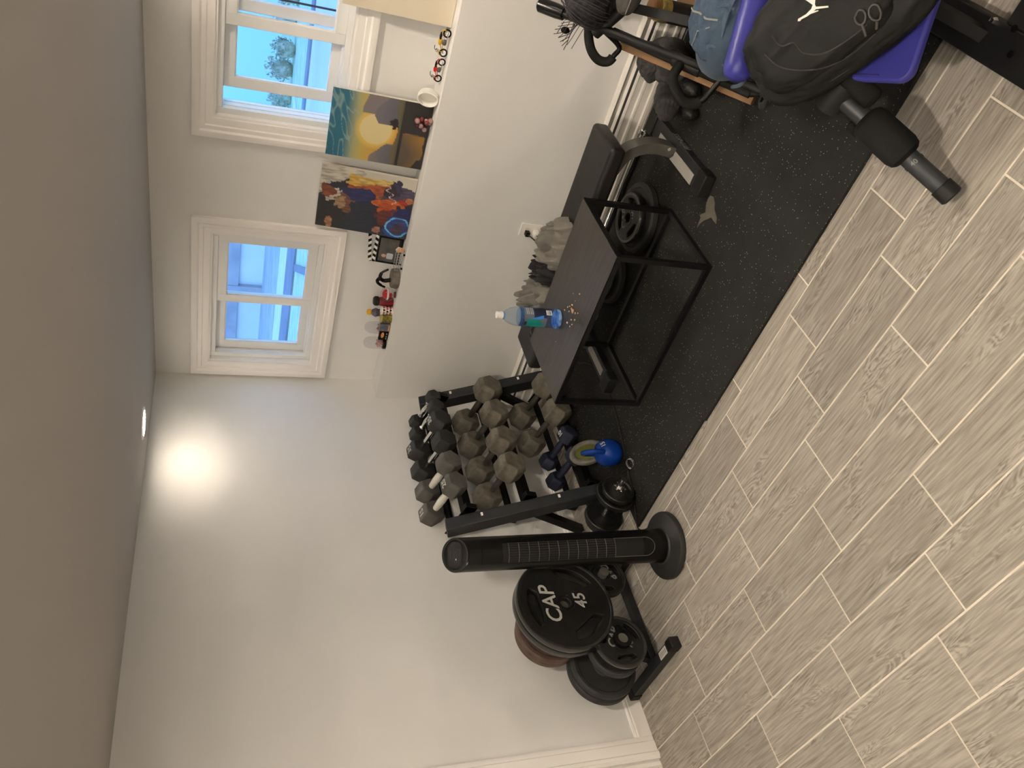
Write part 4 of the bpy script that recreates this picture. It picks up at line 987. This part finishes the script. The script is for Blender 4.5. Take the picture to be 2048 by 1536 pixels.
# toy motorcycles
def motorcycle(label, x, y, s, mb, rz=0):
    root = thing('toy_motorcycle', label, 'toy motorcycle', m=T(x, y, LZ) @ rot('Z', rz) @ Matrix.Diagonal((s, s, s, 1)))
    for wx in (-.040, .040):
        wm = T(wx, 0, .0175) @ rot('X', 90)
        w_ = torus(MB(), .0145, .0035, 28, 10, wm).build('tyre', GLOSSB, root)
        b = MB().lathe([(0, -.003), (.004, -.003), (.004, .003), (0, .003)], 14, wm)
        for q in range(5): b.box(-.001, .001, 0, .013, -.0008, .0008, wm @ Matrix.Rotation(q * 2 * PI / 5, 4, 'Z'))
        torus(b, .0115, .001, 24, 6, wm); b.build('wheel_rim', WHITEP, w_)
    MB().sph((.004, 0, .040), .016, .008, .009, 18, 10).build('fuel_tank', mb, root)
    MB().sph((.002, 0, .022), .013, .007, .011, 14, 8, lambda d: 1 + .12 * math.sin(9 * d.z)).build('engine', STEELG, root)
    MB().tube(smooth_path([(-.040, 0, .0175), (-.020, 0, .026), (.005, 0, .030), (-.016, 0, .036), (-.040, 0, .0175)], 4), .0018, 8).build('frame', mb, root)
    MB().tube([(-.040, .005, .0175), (-.028, .005, .050)], .0014, 8).build('fork', CHROME, root)
    MB().tube([(-.040, -.005, .0175), (-.028, -.005, .050)], .0014, 8).build('fork', CHROME, root)
    MB().tube(smooth_path([(-.022, -.020, .054), (-.029, -.010, .056), (-.029, .010, .056), (-.022, .020, .054)], 4), .0016, 8).build('handlebar', GLOSSB, root)
    MB().sph((.026, 0, .042), .018, .009, .005, 16, 8).build('seat', GLOSSB, root)
    MB().tube(smooth_path([(.052, 0, .024), (.050, 0, .036), (.038, 0, .040), (.028, 0, .034)], 4), .0045, 8, flat=.5).build('rear_fender', mb, root)
    MB().tube(smooth_path([(-.054, 0, .026), (-.046, 0, .037), (-.034, 0, .038)], 4), .0045, 8, flat=.5).build('front_fender', mb, root)
    MB().sph((-.036, 0, .047), .006, .006, .006, 12, 8).build('headlight', CHROME, root)
    MB().tube([(.008, -.008, .016), (.045, -.009, .015)], .0022, 8).build('exhaust', CHROME, root)
    return root
YEL = mat('yellow_gold_paint', (0.62, 0.34, 0.02), 0.35, var=.08, scale=40)
motorcycle('yellow toy motorcycle on the ledge next to the cream canvas', 2.072, -.108, 1.02, YEL, 0)
motorcycle('red toy motorcycle on the ledge between the yellow one and the white dish', 1.955, -.108, .94, REDP, -6)
k = thing('white_dish', 'white oval open capsule leaning on the sunset canvas', 'dish', m=T(1.832, -.108, LZ + .043) @ rot('Z', -18) @ rot('X', 78))
b = MB(); v = []; f = []; nn = 40
for sx, sy, z in ((.036, .043, -.012), (.040, .047, .0), (.040, .047, .022), (.036, .043, .024), (.033, .040, .018), (.030, .037, .002), (0.0005, .0005, .0)):
    for i in range(nn): a = 2 * PI * i / nn; v.append((sx * math.cos(a), sy * math.sin(a), z))
for j in range(6):
    for i in range(nn): i2 = (i + 1) % nn; f.append((j * nn + i, j * nn + i2, (j + 1) * nn + i2, (j + 1) * nn + i))
f.append(tuple(range(nn - 1, -1, -1)))
b.add(v, f).build('shell', WHITEP, k, sharp=50)
torus(MB(), .030, .0016, 40, 8, T(0, 0, .006) @ Matrix.Diagonal((1, 1.22, 1, 1))).build('inner_ring', WHITEP, k)
k = thing('red_bead_cluster', 'small cluster of shiny red and pink beads before the sunset canvas', 'ornament', (1.700, -.115, LZ))
rb = random.Random(9)
PNK = mat('pink_pearl', (0.34, 0.22, 0.21), .2, var=.2, scale=50, metal=.2)
for i in range(16):
    r = rb.uniform(.008, .013); z = .010 + (i // 4) * .020; a = rb.uniform(0, 6); q = rb.uniform(.006, .026) * (1.15 - z * 8 * .6)
    MB().sph((q * math.cos(a) * 1.3 + (.018 if i % 5 == 0 else 0), q * math.sin(a), max(z, r)), r, r, r, 14, 9).build('bead', (PNK, PNK, mat('dull_red_bead', (.20, .03, .035), .3), mat('dark_garnet', (.07, .012, .018), .25))[i % 4], k)
# ================================================================ RIGHT HAND CORNER: frame, carton, jar, jacket
ef = thing('exercise_frame', 'black tubular exercise frame with foam U grips leaning towards the ledge wall', 'exercise frame', (2.42, -1.0, 0))
def w2(o, pts): 
    c = Vector(o.location); return [Vector(p) - c for p in pts]
MB().tube(w2(ef, [(2.440, -1.090, .030), (2.364, -.351, .699)]), .0165, 16).build('long_tube', BLACK, ef)
MB().tube(w2(ef, [(2.369, -.400, .655), (2.3665, -.375, .678), (2.3605, -.318, .729), (2.360, -.312, .735)]), [.025, .028, .028, .020], 20).build('end_cap', GLOSSB, ef)
MB().tube(w2(ef, [(2.4405, -1.097, .026), (2.439, -1.076, .042)]), .021, 16).build('end_cap', MATB, ef)
MB().tube(w2(ef, [(2.386, -.560, .505), (2.404, -.985, .105)]), .019, 16).build('padded_tube', FOAM, ef)
MB().tube(w2(ef, [(2.394, -.755, .322), (2.398, -.835, .246)]), .024, 16).build('sleeve_collar', MATB, ef)
MB().tube(w2(ef, [(2.404, -.985, .105), (2.432, -1.030, .085)]), .014, 12).build('link_tube', BLACK, ef)
MB().tube(w2(ef, [(2.48, -.535, .525), (2.545, -.80, .275), (2.56, -1.06, .03)]), .024, 4).build('rear_tube', BLACK, ef)
MB().tube(w2(ef, [(2.352, -.505, .548), (2.51, -.585, .485)]), .022, 14).build('cross_tube', MATB, ef)
MB().tube(w2(ef, [(2.425, -1.00, .09), (2.56, -1.02, .065)]), .014, 12).build('cross_tube', BLACK, ef)
for pts, k0 in (([(2.362, -.480, .572), (2.325, -.492, .562), (2.288, -.510, .542), (2.266, -.530, .510), (2.272, -.545, .476), (2.300, -.546, .460), (2.335, -.542, .450), (2.378, -.538, .530)], 0),
                ([(2.400, -.780, .300), (2.360, -.835, .345), (2.322, -.859, .326), (2.296, -.880, .295), (2.294, -.896, .258), (2.318, -.904, .230), (2.345, -.904, .216), (2.418, -.905, .190)], 1)):
    P = smooth_path(pts, 5)
    n1 = int(len(P) * .72)
    MB().tube(w2(ef, P[n1 - 1:]), .0105, 12).build('grip_tube', GLOSSB, ef)
    MB().tube(w2(ef, P[:n1]), .0185, 16).build('foam_grip', FOAM, ef)

# black mesh bag hanging on the frame
ng = thing('mesh_bag', 'black mesh sports bag with cords hanging at the top of the exercise frame', 'bag', (2.455, -.50, .60))
def bagf(d):
    return 1 + .18 * noise.noise(d * 2.2 + Vector((3, 1, 5))) + .06 * (1 - 2 * abs(noise.noise(d * 6)))
MB().sph((0, 0, .005), .085, .075, .095, 40, 26, bagf).build('filled_bag', mat('black_mesh_cloth', (0.016, 0.015, 0.017), .6, var=.5, scale=60, bump=.5, bscale=110), ng)
rn = random.Random(12)
CORD = mat('dark_cord', (0.035, 0.032, 0.04), .5, var=.2, scale=40)
for i in range(16):
    a = -2.6 + i * .16; z0 = rn.uniform(-.08, -.02)
    pts = [(.088 * math.cos(a + t * .35) * math.sqrt(max(.05, 1 - ((z0 + t * .16) / .115) ** 2)) * 1.12, .080 * math.sin(a + t * .35) * math.sqrt(max(.05, 1 - ((z0 + t * .16) / .115) ** 2)) * 1.12, z0 + t * .16 + .01) for t in (0, .2, .4, .6, .8, 1)]
    MB().tube(smooth_path(pts, 3), .0018, 6).build('cord', CORD, ng)
for i in range(9):
    x = -.075 - .012 * i
    MB().tube([(x, -.02 - .004 * i, .125 - .010 * abs(i - 3)), (x + .02, -.03, .06), (-.055, -.045, .0 + .008 * i)], .0014, 6).build('net_strand', CORD, ng)
for i in range(5):
    z = .03 + .022 * i
    MB().tube([(-.165 + .01 * i, -.04, z + .01), (-.12, -.045, z), (-.07, -.05, z - .012)], .0014, 6).build('net_strand', CORD, ng)
MB().sph((-.105, -.035, .085), .013, .013, .018, 14, 10).build('cord_lock', GLOSSB, ng)

# long carton leaning, box, jar
CARD = mat('brown_cardboard', (0.20, 0.12, 0.06), 0.85, var=.08, scale=6, bump=.05, bscale=120)
d_ = Vector((-.0395, .456, .359)).normalized(); up_ = Vector((0, -d_.z, d_.y)).normalized(); sx_ = d_.cross(up_)
ct = thing('long_carton', 'long thin brown carton with red and yellow print leaning behind the black tube', 'carton', m=basis((2.362, -.895, .002), tuple(-sx_ if sx_.x < 0 else sx_), tuple(d_), tuple((-sx_ if sx_.x < 0 else sx_).cross(d_))))
MB().box(-.020, .022, 0, .600, .0, .048).build('carton_body', CARD, ct, bevel=.002)
pm = lambda c, nm: mat(nm, c, .5, var=.08, scale=30)
MB().box(-.0207, -.0201, .430, .592, .010, .046).build('red_print', pm((.38, .02, .025), 'red_ink'), ct)
MB().prism([(.375, .020), (.432, .022), (.420, .042), (.395, .034), (.380, .044)], -.0212, -.0202, basis((0, 0, 0), (0, 1, 0), (0, 0, 1), (1, 0, 0))).build('yellow_print', pm((.70, .42, .02), 'yellow_ink'), ct)
MB().box(-.0207, -.0201, .085, .145, .016, .046).build('red_print', pm((.38, .02, .025), 'red_ink'), ct)
for i, y in enumerate((.02, .045, .255, .275)):
    MB().tube([(-.0206, y, .012), (-.0206, y + .010, .030), (-.0206, y + .002, .045)], .0012, 5).build('pen_mark', GLOSSB, ct)
bx = thing('cardboard_box', 'low brown cardboard box under the dark jar at the foot of the ledge wall', 'box', (2.62, -.46, MZ))
MB().box(-.17, .17, -.20, .20, 0, .118).build('box_body', CARD, bx, bevel=.003)
MB().box(-.171, .171, -.025, .025, .1182, .1190).build('tape', mat('brown_tape', (.40, .26, .13), .3, var=.05, scale=10), bx)
jr = thing('dark_jar', 'dark jar with brassy band and brown lid standing on the cardboard box', 'jar', (2.475, -.45, MZ + .1195))
MB().lathe([(0, 0), (.040, 0), (.043, .004), (.043, .120), (.040, .128), (0, .128)], 40).build('jar_body', MATB, jr)
MB().lathe([(.0445, .126), (.0455, .130), (.0455, .166), (.0445, .170), (0, .170)], 40).build('brass_band', mat('brass_lid', (.40, .33, .13), .25, .7, var=.05, scale=20), jr)
MB().lathe([(.038, .170), (.040, .174), (.040, .196), (.034, .204), (0, .206)], 36).build('lid', mat('brown_wood_lid', (.22, .105, .035), .5, var=.15, scale=15), jr)

# quilted jacket + boots at the wall
JK = mat('charcoal_quilt', (0.036, 0.034, 0.034), .75, var=.15, scale=16, bump=.2, bscale=60)
def lump(name, c, r, m, parent, seed, sq=.55, am=.16, freq=1.6, rotm=None, quilt=0):
    off = Vector((seed * 3.1, seed * 1.7, seed * .9))
    b = MB().sph((0, 0, 0), r[0], r[1], r[2], 64, 48, lambda d: 1 + am * noise.noise(d * freq + off) + am * .5 * (1 - 2 * abs(noise.noise(d * freq * 2.3 + off))) + (.10 * abs(math.sin(d.y * quilt)) if quilt else 0), rotm)
    b.v = [(x + c[0], y + c[1], z + c[2]) for x, y, z in b.v]
    return b.build(name, m, parent, sharp=120)
jk = thing('quilted_jacket', 'dark grey quilted jacket slumped against the heater below the exercise frame', 'jacket', (2.185, -.36, MZ))
lump('sleeve', (-.030, -.085, .085), (.050, .160, .056), JK, jk, 3, am=.08, quilt=9, rotm=rot('X', -24) @ rot('Z', -14))
lump('body', (.075, .02, .085), (.080, .14, .080), JK, jk, 8, am=.10, quilt=7)
lump('body_fold', (.05, .045, .15), (.075, .075, .060), JK, jk, 5, am=.16)
lump('cuff', (-.040, -.220, .040), (.028, .045, .036), VINB, jk, 12, am=.05)
lump('cuff', (.045, -.165, .050), (.034, .060, .044), VINB, jk, 14, am=.06)

# ================================================================ INDIGO BENCH WITH FOAM ROLLERS
ib = thing('indigo_bench', 'indigo blue padded exercise bench with foam rolled grey tube leg at the right', 'bench', (2.75, -1.5, 0))
PA = Vector((2.541, -1.279, .416)); PB = Vector((2.770, -1.800, .272)); ux = Vector((.935, .32, -.10)).normalized()
ey = (PB - PA).normalized(); ex = (ux - ey * ux.dot(ey)).normalized(); ez = ex.cross(ey)
if ez.z < 0: ez = -ez
pm_ = basis(tuple(PA - Vector((2.75, -1.5, 0))), tuple(ex), tuple(ey), tuple(ex.cross(ey)))
sg = 1 if ex.cross(ey).z > 0 else -1
Lp = (PB - PA).length
MB().prism(rbox(0, .46, .035, Lp, .035, 6), 0, -.028 * sg, pm_).build('back_pad', INDIGO, ib, bevel=.008, seg=3)
bo_ = MB().tube([pm_ @ Vector((x, .030, .008 * sg)) for x in (-.020, -.012, 0, .03, .25, .45, .48)], [.012, .032, .042, .046, .046, .046, .03], 24); bo_.build('bolster', INDIGO, ib)
MB().tube([pm_ @ Vector((.015, y, .0012 * sg)) for y in (.10, .3, .5)], .0022, 6).build('piping', mat('dark_indigo_piping', (.02, .02, .12), .5), ib)
hub = Vector((2.650, -1.605, .285)) - Vector((2.75, -1.5, 0)); cap = Vector((2.548, -1.922, .034)) - Vector((2.75, -1.5, 0)); dt = (cap - hub)
def on(t): return hub + dt * t
GT_ = mat('grey_steel_tube', (0.028, 0.031, 0.034), .42, .2, var=.08, scale=20)
MB().tube([on(0), on(.97)], .0265, 24).build('leg_tube', GT_, ib)
MB().tube([on(.90), on(.905), on(1.0), on(1.01)], [.024, .0305, .0305, .024], 24).build('tube_cap', MATB, ib)
MB().tube([on(.235), on(.245), on(.27), on(.31), on(.555), on(.60), on(.62), on(.627)], [.026, .036, .047, .051, .051, .046, .036, .026], 32).build('foam_roller', FOAM, ib)
pr = (Vector((.9, -.32, .05))).normalized()
MB().cyl(on(.665), on(.69), .0280, n=24).build('tube_ring', GT_, ib)
tmn = Vector((2.8, -1.9, 1.4)).normalized()
qn = (Vector((3.19, -3.42, 1.87)) - Vector((2.60, -1.82, .12))).normalized(); ta_ = dt.normalized(); qn = (qn - ta_ * qn.dot(ta_)).normalized(); sd_ = ta_.cross(qn)
c_ = on(.677) + qn * .0284
put('ring_emblem', text_mesh('40', .019, .0005, bold=.0004), basis(tuple(c_), tuple(-sd_), tuple(-ta_), tuple(qn)), LETTERG, ib)
MB().cyl(hub - pr * .045, hub + pr * .045, .040, n=36).build('pivot_hub', MATB, ib)
MB().cyl(hub - pr * .050, hub - pr * .045, .012, n=20).build('pivot_bolt', GLOSSB, ib)
o2 = on(.14) + Vector((.06, -.0, .03))
MB().tube([o2 + dt * -.10, o2 + dt * -.09, o2 + dt * .14, o2 + dt * .16], [.020, .030, .030, .020], 24).build('side_roller', FOAM, ib)
o3 = on(.20) + Vector((-.045, .04, -.045))
MB().tube([o3 + dt * -.04, o3 + dt * -.03, o3 + dt * .10, o3 + dt * .12], [.016, .026, .026, .016], 24).build('side_roller', FOAM, ib)
MB().tube([on(-.02), pm_ @ Vector((.20, .30, -.06 * sg))], .024, 4).build('support_arm', BLACK, ib)
MB().tube([pm_ @ Vector((.22, .12, -.05 * sg)), (.13, .06, .030)], .022, 4).build('support_post', BLACK, ib)
MB().tube([pm_ @ Vector((.22, .50, -.05 * sg)), (.15, -.22, .050)], .022, 4).build('support_post', BLACK, ib)
b = MB().box(.095, .195, -.75, .20, .001, .060); b.build('base_beam', BLACK, ib, bevel=.004)
MB().box(.196, .60, -.345, -.265, .001, .060).build('cross_beam', BLACK, ib, bevel=.004)
MB().box(.196, .60, -.470, -.385, .001, .060).build('cross_beam', BLACK, ib, bevel=.004)
for x, y, r in ((.188, -.235, .010), (.225, -.36, .016), (.188, -.40, .010), (.26, -.30, .010)):
    MB().lathe([(0, .016), (r * .7, .014), (r, .006), (r, 0)], 6, T(x, y, .0602)).build('bolt_head', CHROME, ib)
for y in (-.20, -.335, -.30):
    MB().cyl((.1945 if y == -.30 else .145, y, .0590), (.1945 if y == -.30 else .145, y, .0606), .009, n=16).build('bolt_hole', GLOSSB, ib)

# jeans, blue cushion, backpack
DEN = mat('blue_denim', (0.030, 0.050, 0.082), .9, col2=(0.050, 0.076, 0.115), scale=40, bump=.25, bscale=300)
DEN2 = mat('slate_blue_cloth', (0.027, 0.047, 0.073), .9, var=.10, scale=14, sheen=.1)
cu = thing('blue_cushion', 'slate blue cloth cushion bulging under the folded jeans', 'cushion', (2.572, -1.135, .268))
lump('cushion_body', (.055, .02, .085), (.165, .125, .115), DEN2, cu, 21, am=.05, freq=1.1, rotm=rot('Z', -20))
MB().tube(smooth_path([(-.095, -.05, .06), (-.055, -.115, .075), (.02, -.130, .10), (.12, -.125, .13), (.19, -.10, .14)], 5), .006, 8).build('hem', DEN2, cu)
jn = thing('folded_jeans', 'folded blue jeans with stitched belt loops lying over the slate cushion', 'jeans', (2.645, -1.125, .415))
def jeanf(u, v):
    x = -.115 + .36 * u; y = .13 - .215 * v
    z = .055 + .02 * math.sin(v * 2.6) - .16 * max(0, v - .5) ** 1.5 - .30 * max(0, .25 - u) ** 1.5 + .012 * noise.noise(Vector((u * 5, v * 4, 2))) + .006 * noise.noise(Vector((u * 14, v * 9, 7)))
    return (x + .02 * noise.noise(Vector((v * 4, 1, 1))), y, z)
o = MB().grid(jeanf, 40, 40).build('jeans_panel', DEN, jn, sharp=120)
sm_ = o.modifiers.new('thick', 'SOLIDIFY'); sm_.thickness = .022; sm_.offset = -1
STI = mat('tan_stitching', (.20, .20, .17), .8)
def strip(name, uv, w, m, lift=.004):
    pts = [Vector(jeanf(*q)) + Vector((0, 0, lift)) for q in uv]
    return MB().tube(pts, w, 8, flat=.35).build(name, m, jn)
strip('waistband', [(t / 14, .86) for t in range(1, 14)], .016, DEN, .0)
for u in (.12, .45, .78):
    strip('belt_loop', [(u, .76), (u + .01, .82), (u + .015, .88), (u + .02, .95)], .0065, DEN, .010)
strip('seam', [(.30, .05), (.30, .2), (.31, .4), (.33, .6), (.34, .78)], .0032, STI)
strip('seam', [(.02, .30), (.10, .42), (.20, .55), (.28, .72)], .0022, STI)
strip('seam', [(.5, .1), (.52, .35), (.55, .55), (.62, .72)], .0022, STI)
strip('fly_seam', [(.66, .1), (.67, .35), (.68, .6), (.68, .8)], .0026, STI)
MB().sph(tuple(Vector(jeanf(.62, .87)) + Vector((0, -.004, .014))), .008, .008, .005, 12, 8).build('button', CHROME, jn)

bk = thing('backpack', 'black backpack with white leaping man logo lying on the indigo bench', 'backpack', (2.815, -1.575, .365))
ea = Vector((.86, -.44, -.22)).normalized(); nn_ = Vector((-.05, -.45, .9)); nn_ = (nn_ - ea * nn_.dot(ea)).normalized(); eb = nn_.cross(ea)
bm_ = basis((.02, -.005, .03), tuple(ea), tuple(eb), tuple(nn_))
BKM = mat('black_nylon', (0.0045, 0.0043, 0.0038), .65, var=.25, scale=12, bump=.12, bscale=40, spec=.14)
def sup(d, e=.62):
    k = (abs(d.x) ** (2 / e) + abs(d.y) ** (2 / e) + abs(d.z) ** (2 / e)) ** (-e / 2)
    return k * (1 + .05 * noise.noise(d * 2.5 + Vector((4, 2, 8))) + .045 * (1 - 2.2 * abs(noise.noise(Vector((d.x * 2.2, d.y * 3.6, d.z * 2)) + Vector((1, 7, 3))))) + .016 * (1 - 2.2 * abs(noise.noise(d * 7 + Vector((2, 5, 1))))))
body = MB().sph((0, 0, 0), .262, .148, .074, 110, 64, lambda d: sup(d, .70), bm_).build('main_body', BKM, bk, sharp=120)
pk = MB().sph((-.03, .0, .048), .190, .112, .050, 100, 56, lambda d: sup(d, .60), bm_).build('front_pocket', BKM, bk, sharp=120)
for rx, ry, z, r in ((.254, .144, .032, .0035), (.264, .151, -.005, .003), (.182, .107, .066, .0028)):
    MB().tube([bm_ @ Vector(((rx * math.copysign(abs(math.cos(a)) ** .8, math.cos(a))) - (.03 if rx < .2 else 0), ry * math.copysign(abs(math.sin(a)) ** .8, math.sin(a)), z)) for a in [2 * PI * i / 60 for i in range(60)]], r, 6, closed=True).build('zip', MATB, bk)
for x, y in ():
    MB().tube([bm_ @ Vector((x + .012 * math.sin(t) * (1 if t else 1), y + .030 * (1 - math.cos(t)) * .5, .075 + .006 * math.sin(t * 2))) for t in [2 * PI * i / 14 for i in range(14)]], .0026, 6, closed=True).build('zip_pull', mat('grey_cord', (.05, .048, .045), .6), bk)
MB().tube(smooth_path([bm_ @ Vector(q) for q in ((-.24, -.05, .02), (-.29, -.07, -.02), (-.33, -.05, -.07), (-.30, .0, -.11))], 5), .012, 8, flat=.4).build('strap', MATB, bk)
MB().tube(smooth_path([bm_ @ Vector(q) for q in ((-.23, .06, .0), (-.28, .08, -.03), (-.31, .05, -.08))], 5), .012, 8, flat=.4).build('strap', MATB, bk)
# logo laid on the pocket surface
from mathutils.bvhtree import BVHTree
LG = [(700, -60), (742, -60), (735, 45), (745, 66), (865, 56), (866, 73), (748, 88), (722, 108), (768, 98), (768, 108), (690, 137), (655, 162), (602, 190), (592, 206), (568, 208), (572, 184), (650, 138), (700, 85), (712, 48), (660, 10), (600, -20), (610, -34), (690, -10)]
bvs = [BVHTree.FromPolygons([v.co for v in q.data.vertices], [p.vertices for p in q.data.polygons]) for q in (pk, body)]
lgm = curve_mesh([[(x / 1000, -y / 1000) for x, y in LG]], 0.0)
bm2 = bmesh.new(); bm2.from_mesh(lgm); bmesh.ops.triangulate(bm2, faces=bm2.faces); bmesh.ops.subdivide_edges(bm2, edges=bm2.edges, cuts=2); bm2.to_mesh(lgm); bm2.free()
cam_o = cam.matrix_world.translation - Vector(bk.location)
for v in lgm.vertices:
    px, py = 1480 + v.co.x * 1000 / 4.876, -v.co.y * 1000 / 4.876
    a = (px - 1024) / 1542.24; b_ = (py - 768) / 1542.24
    d = Vector([R[0][i] * a + R[1][i] * b_ + R[2][i] for i in range(3)]).normalized()
    hits = [h for h in (bv.ray_cast(cam_o, d) for bv in bvs) if h[0]]
    if hits:
        h_ = min(hits, key=lambda q: q[3]); v.co = h_[0] + h_[1].normalized() * (.0022 if h_[1].dot(d) < 0 else -.0022)
put('logo', lgm, Matrix.Identity(4), mat('white_embroidery', (.78, .74, .68), .7, var=.03, scale=60), bk)

def surf(px, py, lift):
    a = (px - 1024) / 1542.24; b_ = (py - 768) / 1542.24
    d = Vector([R[0][i] * a + R[1][i] * b_ + R[2][i] for i in range(3)]).normalized()
    hits = [h for h in (bv.ray_cast(cam_o, d) for bv in bvs) if h[0]]
    h_ = min(hits, key=lambda q: q[3]); n = h_[1] if h_[1].dot(d) < 0 else -h_[1]
    return h_[0] + n * lift, n
SEAMM = mat('dark_grey_piping', (.022, .021, .019), .6)
for pts in ([(1545, 72), (1562, 92), (1588, 86), (1608, 106), (1650, 106), (1698, 78), (1735, 48)], [(1530, 108), (1566, 136), (1636, 138), (1698, 112), (1752, 66)]):
    MB().tube([surf(p.x, p.y, .001)[0] for p in smooth_path([(x, y, 0) for x, y in pts], 6)], .0022, 6).build('seam', SEAMM, bk)
LOOPM = mat('grey_cord', (.05, .048, .045), .6)
for cx, cy, tx, ty in ((1722, 34, 1731, 70), (1750, 24, 1752, 56)):
    P = [surf(cx + 11 * math.cos(t_) , cy + 15 * math.sin(t_), .006)[0] for t_ in [2 * PI * i / 18 for i in range(18)]]
    MB().tube(P, .0026, 6, closed=True).build('zip_pull', LOOPM, bk)
    MB().tube([surf(cx + 3, cy + 15, .006)[0], surf((cx + tx) / 2 + 2, (cy + ty) / 2 + 6, .005)[0], surf(tx, ty, .004)[0]], .0034, 6).build('zip_pull', LOOPM, bk)

# grey pouch behind the jeans
gp = thing('grey_pouch', 'grey zipped pouch behind the jeans at the top of the frame', 'pouch', (2.545, -.62, .52))
lump('pouch_body', (0, 0, 0), (.075, .05, .045), mat('grey_canvas', (.055, .05, .045), .8, var=.1, scale=20), gp, 33, am=.05)
MB().tube([(-.06, -.045, .012), (0, -.058, .016), (.06, -.045, .012)], .003, 6).build('zip', CHROME, gp)
